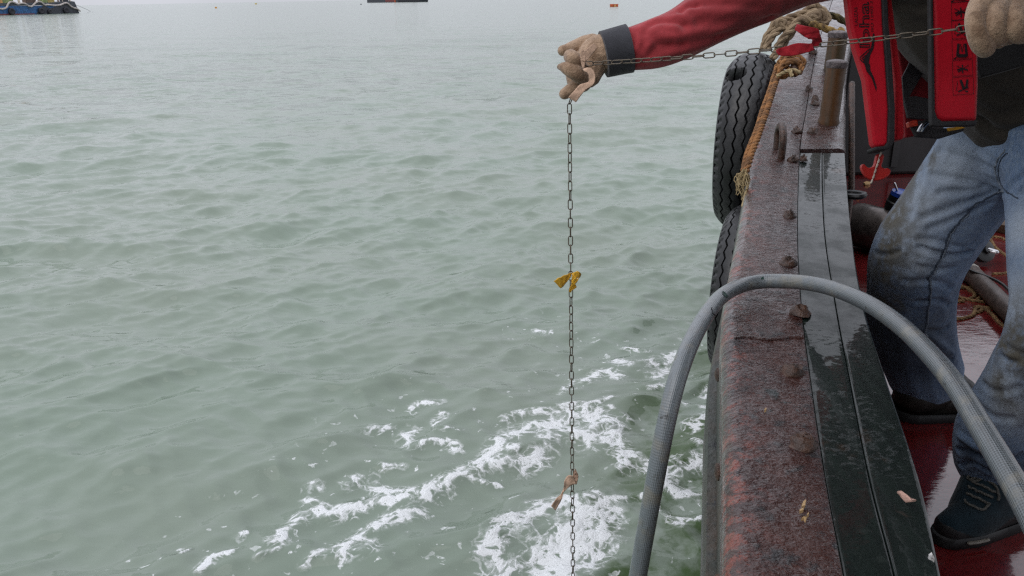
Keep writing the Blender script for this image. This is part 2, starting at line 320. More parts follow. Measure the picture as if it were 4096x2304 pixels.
# ------------------------------------------------------------------ the sea
th = np.unique(np.r_[np.linspace(-179.9, -48, 60), np.linspace(-48, 50, 860), np.linspace(50, 179.9, 60)])
rows = np.r_[np.linspace(78, 47, 70)[:-1], np.linspace(47, .9, 880)[:-1], np.geomspace(.9, .016, 90)]
rad = CAM[2]/np.tan(np.radians(rows)); TH, RD = np.meshgrid(np.radians(th), rad)
X = RD*np.sin(TH); Y = RD*np.cos(TH); dr = np.gradient(rad)[:, None]*np.ones_like(TH); dt = RD*np.gradient(np.radians(th))[None]
cell = np.maximum(dr, np.where(np.abs(TH) < .9, dt, dt)); Z = np.zeros_like(X); DX = np.zeros_like(X); DY = np.zeros_like(X); lost = np.zeros_like(X)
NW = 84; lam = np.geomspace(.11, 7.5, NW)
for i, L in enumerate(lam):
    a = math.radians(-75.5 + rng.normal()*(26 if L > 1 else 42)); kx, ky = math.cos(a)*2*math.pi/L, math.sin(a)*2*math.pi/L
    amp = L*.0070*(1.75 if L < .9 else 1.05 if L < 1.8 else .42)*(.6+.8*rng.random()); ph = rng.random()*6.283
    wgt = np.clip((L/np.maximum(cell, 1e-4)-2.2)/2.5, 0, 1); arg = kx*X+ky*Y+ph; grp = .55+.45*np.sin((X*math.sin(a*3+i)+Y*math.cos(a*3+i))*6.283/(L*4.7)+i)
    s_, c_ = np.sin(arg), np.cos(arg); Z += amp*wgt*grp*s_; q = .85*amp*wgt*grp*c_; DX += q*kx/math.hypot(kx, ky); DY += q*ky/math.hypot(kx, ky); lost += (1-wgt)/NW
wx = .22*np.sin(X*1.3+Y*.7)+.16*np.sin(Y*1.9-X*.8+1)+.07*np.sin(X*4.1+2.2*Y)     # sharp little crests
for i, L in enumerate(np.geomspace(.22, 2.2, 18)):
    a = math.radians(-75.5+rng.normal()*24); kx, ky = math.cos(a)/L, math.sin(a)/L; wgt = np.clip((L/np.maximum(cell, 1e-4)-3)/3, 0, 1)
    arg = math.pi*(kx*(X+wx)+ky*(Y+wx)+.35*np.sin((X*ky-Y*kx)*2.1+i)+rng.random()); msk = np.clip(.15+.85*np.sin((X*ky-Y*kx)*1.35+i*2.3+1.2*np.sin(arg*.31)), 0, 1)*np.clip(.2+.8*np.sin(X*.9/L**.5+Y*.55/L**.5+i*1.9), 0, 1)
    c_ = 1.05-np.sqrt(np.sin(arg)**2+.03); Z += L*.023*(c_**2-.25)*msk*wgt
# foam streaks drifting off the hull, laid out on the water
def f25(p): q = onz(p[0]/2.5156, p[1]/2.5156, 0.0); return q[:2]
FO = [([(500,1447),(530,1410),(575,1395)],9,1),([(690,1375),(720,1340),(765,1300),(800,1292)],15,1),([(772,1268),(770,1250),(790,1238)],10,.9),([(840,1405),(865,1385),(900,1352),(955,1322),(1045,1302)],15,1),([(905,1390),(870,1400),(840,1410)],20,.8),
 ([(875,1225),(920,1214),(960,1240),(1045,1252),(1090,1240)],11,1),([(838,1302),(905,1284),(1000,1262),(1085,1250),(1150,1222),(1212,1182),(1245,1140),(1290,1103),(1335,1086),(1400,1074),(1440,1062)],16,1.05),
 ([(1215,1185),(1285,1190),(1350,1172),(1378,1132),(1372,1098)],15,1),([(1235,1150),(1265,1140),(1290,1160)],12,.9),([(1435,1045),(1500,1062),(1545,1098),(1520,1132),(1470,1128),(1425,1098)],17,1.05),([(1475,1060),(1500,1095)],16,1),
 ([(1270,1072),(1330,1056),(1440,1050),(1512,1030),(1535,1018)],7,.9),([(1045,1036),(1070,1024),(1105,1022)],8,.9),([(1045,1085),(1015,1108),(1040,1140),(1060,1130)],9,.85),([(1085,1128),(1130,1132),(1150,1150)],8,.85),([(1112,1055),(1092,1090),(1125,1100)],8,.85),([(945,1096),(980,1092)],11,1),
 ([(1238,1449),(1232,1400),(1272,1348),(1342,1310),(1440,1288),(1492,1306),(1512,1350),(1482,1402),(1405,1445)],22,1.1),([(1395,1449),(1440,1380),(1480,1340)],40,1.3),([(1480,1400),(1450,1449)],25,1.1),([(1270,1440),(1330,1425),(1400,1440)],18,.9),
 ([(1552,1132),(1595,1178),(1650,1205)],13,.9),([(1555,1150),(1572,1195)],16,.9),([(1675,1205),(1715,1192),(1752,1186)],15,1.05),([(1668,1222),(1688,1258),(1752,1262)],17,1.05),([(1465,962),(1512,934),(1552,950)],11,.95),([(1548,905),(1568,915)],12,1),([(1638,912),(1665,905),(1712,888)],14,1),([(1648,945),(1692,922)],11,.95),
 ([(1722,1022),(1760,1035),(1800,1052)],8,.9),([(1742,1092),(1770,1075),(1802,1066)],14,1.05),([(1782,1002),(1800,985)],10,.9),([(1348,820),(1385,832)],5,.8),([(1565,868),(1625,882)],6,.8),([(1640,1292),(1680,1330),(1705,1352)],10,.85),([(1532,1298),(1622,1282)],10,.8),([(1700,1330),(1770,1340)],10,.85),
 ([(1740,1130),(1790,1180)],7,.85),([(1530,1050),(1590,1075)],6,.7),([(1250,1230),(1180,1225)],6,.8),([(960,1190),(1000,1190)],8,.9),([(750,1440),(800,1400),(860,1405)],7,.7),([(640,1420),(690,1400)],6,.7),([(590,1360),(610,1345)],6,.8),([(450,1400),(470,1385)],4,.75),([(1410,1000),(1440,960)],6,.6),([(1640,990),(1700,960)],7,.7)]
foam = np.zeros_like(X); sel = (RD < 12) & (np.abs(TH) < .75); xs, ys = X[sel], Y[sel]; acc = np.zeros(len(xs)); band = np.zeros(len(xs))
for pts, wpx, den in FO:
    P = cr(np.array(pts, float), 4*len(pts)); W2 = np.array([f25(p) for p in P]); D = np.linalg.norm(np.c_[W2, -CAM[2]*np.ones(len(W2))], axis=1); rw = (wpx/2.5156*D/F).mean()*1.25
    d = np.full(len(xs), 99.); bb = (xs > W2[:, 0].min()-1.2) & (xs < W2[:, 0].max()+1.2) & (ys > W2[:, 1].min()-1.2) & (ys < W2[:, 1].max()+1.2)
    for a, b in zip(W2[:-1], W2[1:]):
        ab = b-a; t = np.clip(((xs[bb]-a[0])*ab[0]+(ys[bb]-a[1])*ab[1])/(ab@ab+1e-9), 0, 1); d[bb] = np.minimum(d[bb], np.hypot(xs[bb]-a[0]-t*ab[0], ys[bb]-a[1]-t*ab[1]))
    acc = np.maximum(acc, den*np.exp(-(d/(1.42*rw))**2)); band = np.maximum(band, np.exp(-(d/.42)**2))
foam[sel] = acc; bnd = np.zeros_like(X); bnd[sel] = band
# broken, churned water close to the hull
churn = np.clip(1-np.abs(X-.33*Y-.15)/1.15, 0, 1)*np.clip((7-RD)/3, 0, 1)*(np.abs(TH) < 1)
for i in range(16):
    L = .22+.55*rng.random(); a = rng.random()*6.283; Z += churn*.0062*L/.4*np.sin((math.cos(a)*X+math.sin(a)*Y)*6.283/L+i*1.7+.8*np.sin(X*5+i))
Z += .014*foam
X = X+DX; Y = Y+DY
n, m = X.shape; V = np.stack([X, Y, Z], -1).reshape(-1, 3)
ii = (np.arange(n-1)[:, None]*m+np.arange(m-1)[None]).ravel(); FQ = np.stack([ii, ii+m, ii+m+1, ii+1], 1)
me = bpy.data.meshes.new('water'); me.vertices.add(len(V)); me.vertices.foreach_set('co', V.ravel()); me.loops.add(FQ.size); me.loops.foreach_set('vertex_index', FQ.ravel().astype(np.int32))
me.polygons.add(len(FQ)); me.polygons.foreach_set('loop_start', np.arange(0, FQ.size, 4, dtype=np.int32)); me.polygons.foreach_set('loop_total', np.full(len(FQ), 4, dtype=np.int32)); me.update(calc_edges=True)
me.polygons.foreach_set('use_smooth', np.ones(len(FQ), bool))
for nm, arr in (('foam', foam), ('far', np.clip(lost*1.3, 0, 1)), ('churn', churn), ('band', bnd)):
    me.attributes.new(nm, 'FLOAT', 'POINT').data.foreach_set('value', arr.ravel().astype(np.float32))
k = N_('sea_water'); fo, far, chn, bd = k.attr('foam'), k.attr('far'), k.attr('churn'), k.attr('band')
tone = k.noise(.35, 4, .5); c = k.mix(k.ramp(tone, .35, .65), (.164, .208, .166), (.176, .212, .172)); c = k.mix(k.math('MULTIPLY', k.ramp(chn, 0, .5), k.ramp(k.noise(3.2, 5, .65), .40, .58)), c, (.062, .098, .044))
warp = k.n('ShaderNodeVectorMath', operation='ADD'); nw = k.n('ShaderNodeTexNoise'); k.set(nw.inputs['Vector'], k.co); nw.inputs['Scale'].default_value = 6; sc_ = k.n('ShaderNodeVectorMath', operation='SCALE'); k.set(sc_.inputs[0], nw.outputs['Color']); sc_.inputs['Scale'].default_value = .16
k.set(warp.inputs[0], k.co); k.set(warp.inputs[1], sc_.outputs[0]); wp = warp.outputs[0]
lace = k.vor(7, wp, 'DISTANCE_TO_EDGE'); lace2 = k.vor(19, wp, 'DISTANCE_TO_EDGE'); fn = k.noise(13, 8, .72, wp)
val = k.math('ADD', k.math('MULTIPLY', fo, 1.12), k.math('MULTIPLY', k.math('MULTIPLY', k.math('SUBTRACT', fn, .5), 2.5), k.ramp(fo, .02, .25))); val = k.math('SUBTRACT', val, k.math('MULTIPLY', k.ramp(lace, .02, .24), .62)); val = k.math('SUBTRACT', val, k.math('MULTIPLY', k.ramp(lace2, .04, .36), .42))
spots = k.math('MULTIPLY', k.ramp(bd, .25, .8), k.ramp(k.noise(15, 3, .5, wp), .655, .69)); bub = k.vor(60, wp)
fm = k.math('MAXIMUM', k.ramp(val, .44, .60, 0, .95), k.math('MULTIPLY', spots, .8)); thin = k.math('MULTIPLY', k.ramp(val, .02, .48), .34); lcy = k.math('MULTIPLY', k.math('MULTIPLY', k.ramp(k.vor(8.5, wp, 'DISTANCE_TO_EDGE'), .075, .015), k.ramp(fo, .05, .30)), k.ramp(k.noise(5, 4, .6), .44, .56)); lc2 = k.math('MULTIPLY', k.math('MULTIPLY', k.ramp(k.vor(15, wp, 'DISTANCE_TO_EDGE'), .08, .02), k.ramp(fo, .10, .40)), k.ramp(k.noise(6.3, 4, .6), .46, .58)); fm = k.math('MAXIMUM', fm, k.math('MULTIPLY', k.math('MAXIMUM', lcy, lc2), .75)); fm = k.math('MAXIMUM', fm, thin); fm = k.math('MULTIPLY', fm, k.math('MAXIMUM', k.ramp(k.vor(17, wp), .16, .30), k.ramp(val, .62, 1.0))); fm = k.math('MULTIPLY', fm, k.math('MAXIMUM', k.ramp(k.vor(46, wp), .12, .24), k.ramp(val, .8, 1.3))); fm = k.math('MULTIPLY', fm, k.ramp(k.math('ADD', k.noise(70, 4), k.math('MULTIPLY', val, .25)), .42, .56, .45, 1))
hn = k.noise(11, 4, .6, k.map((1, 2.2, 1), (0, 0, .25)))
def slopes(sc, det, amp, seed):              # wave slopes too small for the mesh, as a tilt of the surface normal
    q = k.n('ShaderNodeTexNoise'); k.set(q.inputs['Vector'], k.map((1, 2.3, 1), (0, 0, .25+seed))); q.inputs['Scale'].default_value = sc; q.inputs['Detail'].default_value = det; q.inputs['Roughness'].default_value = .62
    a = k.n('ShaderNodeVectorMath', operation='SUBTRACT'); k.set(a.inputs[0], q.outputs['Color']); a.inputs[1].default_value = (.5, .5, .5)
    m_ = k.n('ShaderNodeVectorMath', operation='MULTIPLY'); k.set(m_.inputs[0], a.outputs[0]); m_.inputs[1].default_value = (amp*.7, amp, 0); return m_.outputs[0]
ge_ = k.n('ShaderNodeNewGeometry'); sl_ = k.n('ShaderNodeVectorMath', operation='SCALE'); k.set(sl_.inputs[0], slopes(1.3, 5, 1.5, .0)); k.set(sl_.inputs['Scale'], k.ramp(far, .05, .8, .0, 1.0))
ad_ = k.n('ShaderNodeVectorMath', operation='ADD'); k.set(ad_.inputs[0], ge_.outputs['Normal']); k.set(ad_.inputs[1], sl_.outputs[0])
ad2 = k.n('ShaderNodeVectorMath', operation='ADD'); k.set(ad2.inputs[0], ad_.outputs[0]); k.set(ad2.inputs[1], slopes(7, 6, .58, .2))
nn_ = k.n('ShaderNodeVectorMath', operation='NORMALIZE'); k.set(nn_.inputs[0], ad2.outputs[0]); b2 = nn_.outputs[0]
w_ = k.fin(c, k.ramp(far, 0, 1, .05, .12), b2); k.b.inputs['IOR'].default_value = 1.333
fs = k.n('ShaderNodeBsdfPrincipled'); fs.inputs['Base Color'].default_value = (.70, .72, .73, 1); fs.inputs['Roughness'].default_value = .8; k.set(fs.inputs['Normal'], k.bump(k.math('ADD', val, k.math('MULTIPLY', bub, .3)), .5, .02))
ms = k.n('ShaderNodeMixShader'); k.set(ms.inputs[0], fm); k.t.links.new(k.b.outputs[0], ms.inputs[1]); k.t.links.new(fs.outputs[0], ms.inputs[2]); k.t.links.new(ms.outputs[0], k.out.inputs[0])
me.materials.append(w_); wo_ = bpy.data.objects.new('water', me); COL.objects.link(wo_); tag(wo_, kind='structure')

# ------------------------------------------------------------------ own boat: bulwark rail, hull, deck
DECK = CAM[2]-1.35
RAIL = np.array([(576,740,844,895,942,1.165),(475,738,825,869,919,1.385),(375,734,810,849,886,1.69),(300,733,801,835,863,1.995),(225,746,797.5,824,851,2.42),(150,758,800,822,845,3.08),(112,765,806,825,845,3.43),(75,778,812,829,846,3.8),(45,785,818,835,850,4.12),(20,795,826,841,856,4.5)])
RL = np.array([near_at(r[1], r[0], r[5]) for r in RAIL]); RR = np.array([near_at(r[4], r[0], r[5]) for r in RAIL]); fs_ = (RAIL[:, 2]-RAIL[:, 1])/(RAIL[:, 4]-RAIL[:, 1]); fg_ = (RAIL[:, 3]-RAIL[:, 1])/(RAIL[:, 4]-RAIL[:, 1])
A_ = np.c_[RL, RR, fs_, fg_]; A_ = cr(A_, 200)
back = [A_[0]+(A_[0]-A_[14])*k_*1.1 for k_ in range(16, 0, -1)]
for b_ in back: b_[6:] = A_[0][6:]; b_[2] = A_[0][2]; b_[5] = A_[0][5]
fwd = [A_[-1]+(A_[-1]-A_[-10])*k_*1.2 for k_ in range(1, 16)]
for b_ in fwd: b_[6:] = A_[-1][6:]
A_ = np.vstack([back, A_, fwd]); ST = even(A_, 330); sL, sR, sfs, sfg = ST[:, :3], ST[:, 3:6], ST[:, 6], ST[:, 7]
sE = nrm(sR-sL); sW = np.linalg.norm(sR-sL, axis=1); sz = np.array([0, 0, 1.]); rowpix = proj(sL)[1]; infr = (sL-CAM)@fw > .3
jcut = int(np.argmin(np.where(infr, np.abs(rowpix-149), 1e9)))          # where the full-width steel plate begins
def swept(prof, i0=0, i1=None):              # prof(i) -> list of (across, up)
    i1 = i1 or len(ST); G = []
    for i in range(i0, i1):
        G.append([sL[i]+sE[i]*a+sz*b for a, b in prof(i)])
    G = np.array(G); b = MB(); b.grid(G); m_ = G.shape[1]; n_ = G.shape[0]
    b.f.append(tuple(range(m_))[::-1]); b.f.append(tuple((n_-1)*m_+j for j in range(m_))); return b
boat = empty('work_boat', (.9, 2.4, DECK), 'old work boat with rusty steel capped rail, black timber and wet red deck', 'boat')
arc = [(-.022+.032*(1-math.cos(t)), -.032*(1-math.sin(t))) for t in np.linspace(0, math.pi/2, 7)]
def pl(i):
    w = sW[i]*sfs[i]; return [(-.022, -.085)]+arc+[(w*q, 0) for q in (.25, .5, .75)]+[(w-.003, 0), (w-.0006, -.002), (w-.0006, -.05)]
b = swept(pl); o = build(b, 'cap_plate', M['plate'], boat, sharp=60)
ed = np.tile(np.array([1, 1, 1, 1, 1, 1, 1, .7, .25, .03, 0, 0, .05, .1]), len(ST))[:len(o.data.vertices)]; o.data.attributes.new('edge', 'FLOAT', 'POINT').data.foreach_set('value', ed.astype(np.float32))
def tp(lo, hi, r=.003, drop=.003):
    def p(i):
        a, b_ = lo(i), hi(i); return [(a, -.10), (a, -r-drop), (a+r*.3, -r*.3-drop), (a+r, -drop), (a+(b_-a)*.1, -drop), (a+(b_-a)*.5, -drop), (b_-(b_-a)*.1, -drop), (b_-r, -drop), (b_-r*.3, -r*.3-drop), (b_, -r-drop), (b_, -.10)]
    return p
for lo, hi, r in ((lambda i: sW[i]*sfs[i]+.0008, lambda i: sW[i]*sfg[i]-.0008, .0012), (lambda i: sW[i]*sfg[i]+.0008, lambda i: sW[i], .004)):
    build(swept(tp(lo, hi, r), 0, jcut), 'timber_plank', M['timber'], boat, sharp=60)
build(swept(lambda i: [(sW[i]*sfs[i]+.001, -.06), (sW[i]*sfs[i]+.001, .002), (sW[i]-.02, .004), (sW[i]-.006, .0), (sW[i]+.004, -.012), (sW[i]+.004, -.11)], jcut), 'bow_plate', M['plate'], boat, sharp=60)
build(swept(lambda i: [(.03, -.07), (-.017, -.07), (-.018, -.12), (-.021, -.19), (.0, -.20)]), 'side_plank', M['hull'], boat)
build(swept(lambda i: [(.03, -.195), (-.038, -.20), (-.043, -.215), (-.043, -.30), (.0, -.34)]), 'rubbing_strake', M['hull'], boat)
build(swept(lambda i: [(.02, -.30), (.01, -.60), (.02, -1.2), (.05, -1.7), (.10, -2.6)]), 'hull', M['hull'], boat)
build(swept(lambda i: [(sW[i]-.075, -.09), (sW[i]-.078, -.3), (sW[i]-.08, DECK-sR[i][2]-.02), (sW[i]-.11, DECK-sR[i][2]-.02), (sW[i]-.11, -.09)]), 'bulwark', M['black_paint'], boat)
i0 = np.arange(0, len(ST), 6); G = np.array([[np.r_[(sL[i]+sE[i]*(sW[i]-.085))[:2], DECK], np.r_[sL[i][0]+1.6, sL[i][1]-.3, DECK+.012], np.r_[sL[i][0]+3.6, sL[i][1]-.8, DECK+.012], np.r_[sL[i][0]+4.6, sL[i][1]-1.2, DECK]] for i in i0])
b = MB(); b.grid(G); build(b, 'deck', M['deck'], boat)
G2 = np.array([[g[3]+np.array([0, 0, .001]), g[3]+np.array([.05, 0, -1.5])] for g in G]); b = MB(); b.grid(G2); build(b, 'starboard_hull', M['hull'], boat)
hb = at(806, 40, 6.9); b = MB(); b.box((hb[0]+1.9, 6.75, DECK+.69), (1.95, .6, .69)); dh = build(b, 'deckhouse', M['dark_steel'], boat, bevel=.03)
b = MB()
for k_ in range(7): b.box((hb[0]+.4+k_*.5, 6.14, DECK+.69), (.025, .012, .62))
build(b, 'stiffener_ribs', M['black_paint'], dh, smooth=False)
# unseen roof, posts and house, added to darken the near rail and deck
rd = nrm(np.array([.31, 1.0, 0])); ri = np.array([rd[1], -rd[0], 0]); rc = np.array([1.15, 3.28, CAM[2]+.95])
wh = lambda a, b_, z: rc+ri*a+rd*b_+sz*z
b = MB(); b.slab([wh(0, 0, 0), wh(3.6, 0, 0), wh(3.6, -7.2, 0), wh(0, -7.2, 0)], sz*.09); rf = build(b, 'added_shade_roof', M['dark_steel'], boat, bevel=.02)
for a, b_ in ((.12, -7.0), (3.45, -7.0), (3.45, -.2), (3.45, -3.5)):
    p = wh(a, b_, 0); b = MB(); b.tube([p, np.r_[p[:2], DECK]], .03, 10); build(b, 'shade_roof_post', M['dark_steel'], rf)
b = MB(); b.slab([wh(.5, -4.9, 0), wh(3.3, -4.9, 0), wh(3.3, -7.0, 0), wh(.5, -7.0, 0)], sz*(DECK-rc[2])); build(b, 'added_shade_house', M['dark_steel'], boat, smooth=False)
# rusty bolt heads on the plate and on the side plank
def railpt(px, py):
    d = fw+RT*((px-512)/F)+UP*((288-py)/F); g = np.array([at(px, py, t) for t in np.linspace(.9, 5, 900)]); 
    zz = np.array([sL[np.argmin(np.abs(sL[:, 1]-p[1]))][2] for p in g]); k_ = np.argmax(g[:, 2] < zz); return g[k_]
bm_ = None
for px, py, r in [(797,131.5,.030),(812,132.5,.028),(793,160,.028),(803.5,160,.020),(789,216,.030),(788,263,.032),(792,372,.034),(803,443,.036),(813,53,.030),(809,90,.026),(815,100,.025),(815,104,.03),(800,312,.035)]:
    p = railpt(px, py); b = MB(); seg = 11; r *= .56
    prof = [(1.25, -.004), (1.2, .002), (1.0, .008), (.9, .014), (.55, .018), (.1, .019)]; th_ = np.arange(seg)/seg*6.283
    G = np.array([[p+np.array([r*q*math.cos(t)*(1+.17*random.uniform(-1, 1)), r*q*math.sin(t)*(1+.17*random.uniform(-1, 1)), h*.62*random.uniform(.4, 1.8)]) for t in th_] for q, h in prof]); b.grid(G, True); b.f.append(tuple(5*seg+j for j in range(seg)))
    build(b, 'bolt', M['rust'], boat, sharp=80)
i = int(np.argmin(np.where(infr, np.abs(rowpix-341), 1e9))); w_ = sW[i]*sfs[i]; b = MB(); b.tube([sL[i]+sE[i]*(w_*t)+np.array([0, .006*math.sin(t*9), .0005]) for t in np.linspace(.05, .98, 16)], .0035*np.array([1+.3*math.sin(q*3.3) for q in range(16)]), 6); build(b, 'weld_bead', M['plate'], boat)
for yy in (1.02, 1.30, 1.62, 2.0, 2.4):
    i = int(np.argmin(np.abs(sL[:, 1]-yy))); p = sL[i]-sE[i]*.018+sz*(-.135); b = MB(); b.lathe([(.017, -.004), (.016, .006), (.009, .009), (.002, .010)], p, -sE[i], 10); build(b, 'side_bolt', M['rust'], boat)
# mooring posts, staple, pad-eye, pipe stanchion
def post(px, py, D, rpx, pytop, name='mooring_post'):
    p = near_at(px, py, D); r = rpx*D*KB/F; h = .1
    while proj(p+np.array([.004, 0, h]))[1] > pytop: h += .005
    top = p+np.array([.006, .0, h]); b = MB(); b.lathe([(r*1.08, -.01), (r*1.06, .006), (r*.97, .014), (r*.97, h-.012), (r*.9, h-.002)], p, top-p, 32)
    o = build(b, name, M['post'], boat); b = MB(); b.lathe([(r*.98, h-.020), (r*1.05, h-.014), (r*1.05, h+.001), (r*.92, h+.006), (r*.4, h+.010), (.001, h+.008)], p, top-p, 32); build(b, 'post_cap', M['post_cap'], o)
post(828.5, 122, 3.33, 9.6, 63); post(832, 78, 3.86, 9.3, 33)
p1, p2 = near_at(781.5, 156, 2.99), near_at(776.5, 149, 3.10); top = np.array([0, 0, .088])
b = MB(); b.tube(cr(np.array([p1-top*.1, p1+top*.7, (p1+p2)/2+top*1.05, p2+top*.7, p2-top*.1]), 24), .0125, 10); build(b, 'mooring_staple', M['rust'], boat)
c0 = near_at(847, 190, 2.72)+np.array([0, 0, -.02]); b = MB(); b.tube(cr(np.array([c0, c0+np.array([.03, -.03, .005]), c0+np.array([.055, 0, .005]), c0+np.array([.04, .045, .0]), c0+np.array([0, .05, 0])]), 20), .0095, 8); build(b, 'pad_eye', M['black_paint'], boat)
b = MB(); q = near_at(851.5, 188, 3.3); b.tube([np.r_[q[:2], DECK], q, near_at(852, 84, 3.55)], .012, 10); build(b, 'pipe_stanchion', M['rust'], boat)

# ------------------------------------------------------------------ tyre fenders
def tyre(px, py, D, R, wd, label, hole=None, seed=0):
    c = near_at(px, py, D); R *= KB; wd *= KB; i = int(np.argmin(np.abs(sL[:, 1]-c[1]))); tv = nrm((sL[min(i+6, len(ST)-1)]-sL[i-6])*np.array([1, 1, 0])); ax = np.array([-tv[1], tv[0], 0])   # ax points outboard
    root = empty('tyre_fender', c, label, 'tyre', 'tyres hung over the side as fenders')
    GW = .026; nu, nv = 420, 91; r_ = np.random.default_rng(seed)
    s = np.linspace(-1, 1, nv); half = wd/2
    uu = np.arange(nu)/nu*2*math.pi; rad_ = R*(1-.10*np.abs(s)**3.2-.02*s**2); G = np.zeros((nu, nv, 3)); SS = s[None]*np.ones((nu, 1)); Rr = rad_[None]*np.ones((nu, 1))
    for gx, dep in ((-.60, .013), (-.2, .015), (.2, .015), (.60, .013)):
        zig = .062*(2*np.abs(((uu/(2*math.pi)*42) % 1)*2-1)-1); d = np.abs(SS-gx-zig[:, None]); wear = .55+.45*np.sin(uu*3+seed+gx*9); Rr -= dep*np.clip(1-(d/GW)**4, 0, 1)*(.4+.6*np.clip(wear, 0, 1))[:, None]
    sh = np.abs(SS) > .82; Rr -= np.where(sh & ((uu[:, None]/(2*math.pi)*60 % 1) < .3), .007, 0); Rr += .004*vnoise(np.stack([SS.ravel()*3, np.cos(uu)[:, None].repeat(nv, 1).ravel()*5, np.sin(uu)[:, None].repeat(nv, 1).ravel()*5], 1), 1.4, seed).reshape(nu, nv)
    P = lambda rr, aa: c+ax*(aa)[..., None]+rr[..., None]*(np.cos(uu)[:, None, None]*tv+np.sin(uu)[:, None, None]*sz)
    G = P(Rr, SS*half)
    if hole:
        hp, dep = hole; X_, Y_, d_ = proj(G.reshape(-1, 3)); X_ = X_.reshape(nu, nv); Y_ = Y_.reshape(nu, nv); near = (G-CAM)@fw < D*KB+.02
        e = np.sqrt(((X_-hp[0])/hp[2])**2+((Y_-hp[1]+.25*(X_-hp[0]))/hp[3])**2); dd = np.where(near, np.clip(1.3-e, 0, .75)/.75, 0); Rr = Rr-dep*dd; G = P(Rr, SS*half)
    b = MB(); f = []
    for a in range(nu):
        a2 = (a+1) % nu
        for j in range(nv-1): f.append((a*nv+j, a*nv+j+1, a2*nv+j+1, a2*nv+j))
    b.add(G.reshape(-1, 3), f); build(b, 'tread', M['rubber'], root, sharp=50)
    for sg, nm in ((1, 'sidewall'), (-1, 'sidewall')):
        prof = [(rad_[-1]-.0005, 1.0), (R*.86, 1.06), (R*.76, 1.08), (R*.66, 1.02), (R*.58, .88), (R*.56, .72), (R*.58, .60)]
        G = np.array([[c+ax*(sg*half*a)+r0*(math.cos(t)*tv+math.sin(t)*sz) for t in uu[::4]] for r0, a in prof]); b = MB(); b.grid(G, True); build(b, nm, M['rubber'], root, sharp=60)
    return root
tyre(747, 143, 4.22, .455, .225, 'black truck tyre with torn hole in its zigzag tread, hung near the bow', ((736, 74, 8.5, 4.6), .09), 3)
tyre(743, 291, 3.92, .425, .20, 'lower black truck tyre partly hidden behind the rusty rail edge', None, 8)

# ------------------------------------------------------------------ ropes
def rope(name, paths, m, label, cat='rope', r=None, turns=26, group=None, parent=None, tail=None):
    r = r if name == 'deck_line' else r*KB; org = paths[0][0]; rt = empty(name, org, label, cat, group)
    for P in paths:
        P = np.asarray(P); P = even(cr(P, 12*len(P)), max(24, int(6*len(P)*2))); L = np.linalg.norm(np.diff(P, axis=0), axis=1).sum(); n_ = int(max(40, min(420, L/r*2.2))); P = even(P, n_)
        T = nrm(np.gradient(P, axis=0)); N = np.zeros_like(P); N[0] = nrm(np.cross(T[0], [.3, .2, .9]))
        for i in range(1, n_): N[i] = nrm(N[i-1]-T[i]*(N[i-1]@T[i]))
        B = np.cross(T, N); ph = np.linspace(0, L/(r*7.5)*2*math.pi, n_)
        for j in range(3):
            a = ph+j*2.0944; b = MB(); b.tube(P+.52*r*(np.cos(a)[:, None]*N+np.sin(a)[:, None]*B), r*.56*(1+.06*np.sin(np.arange(n_)*1.7+j)), 7); build(b, 'strand', m, rt)
    return rt
Z_ = lambda pts, D, dd=None: [near_at(750+x/24.15, y/24.15, D+(dd[i] if dd else 0)) for i, (x, y) in enumerate(pts)]
rope('mooring_rope', [Z_([(330,1160),(400,900),(520,720),(620,600),(660,520),(600,560),(560,680)], 4.02), Z_([(400,1180),(520,900),(700,730),(820,640),(830,540),(730,520),(690,590),(800,650),(920,640),(900,720),(840,720)], 3.98), Z_([(560,650),(600,520),(720,500),(860,470),(1010,410),(1200,350),(1360,270),(1450,180),(1560,125),(1670,190)], 4.05),
  Z_([(670,1130),(760,980),(860,840),(980,740),(1060,620),(1150,520),(1300,470),(1500,520),(1650,450),(1640,370),(1480,410)], 3.96), Z_([(760,1130),(850,1000),(950,870),(1040,760)], 3.99), Z_([(1290,560),(1400,440),(1550,320),(1690,300),(1790,390),(1810,510),(1700,580),(1500,540),(1350,560)], 4.0), Z_([(1350,380),(1420,260),(1560,210),(1720,240),(1830,330),(1880,470),(1820,560)], 4.06), Z_([(900,560),(1050,520),(1200,560),(1350,500),(1500,450),(1640,420)], 4.05),
  Z_([(560,1400),(620,1290),(700,1170)], 3.97), Z_([(1100,560),(1200,480),(1350,420),(1450,330),(1580,280)], 4.03)], M['rope_tan'], 'heap of knotted tan mooring rope on the bow end of the rail', r=.0185)
rope('mossy_rope', [Z_([(1690,250),(1850,360),(2050,390),(2250,500),(2480,610),(2700,700)], 4.1)], M['rope_mossy'], 'dark mossy rope running from the tan heap behind the life jacket', r=.017)
rope('lashing_rope', [Z_([(1480,570),(1650,630),(1850,700),(2030,770),(2180,840)], 3.95), Z_([(2160,720),(2200,760),(2180,850)], 3.95)], M['rope_yellow'], 'short yellow rope end with dark wrapping lying below the tan heap', r=.017)
Q_ = lambda pts: [near_at(687.5+x/8.28, 37.5+y/8.28, d) for x, y, d in pts]
kn = [Q_([(740,240,3.66),(790,170,3.62),(880,150,3.58),(950,180,3.56),(960,230,3.56),(900,280,3.54),(800,290,3.54),(750,240,3.55)]), Q_([(760,290,3.5),(800,210,3.52),(900,190,3.52),(940,240,3.5),(930,290,3.49),(860,300,3.47),(780,330,3.47)]), Q_([(780,200,3.6),(840,260,3.52),(850,300,3.48),(760,320,3.46)]), Q_([(820,170,3.6),(800,240,3.53),(850,200,3.5),(930,210,3.5)])]
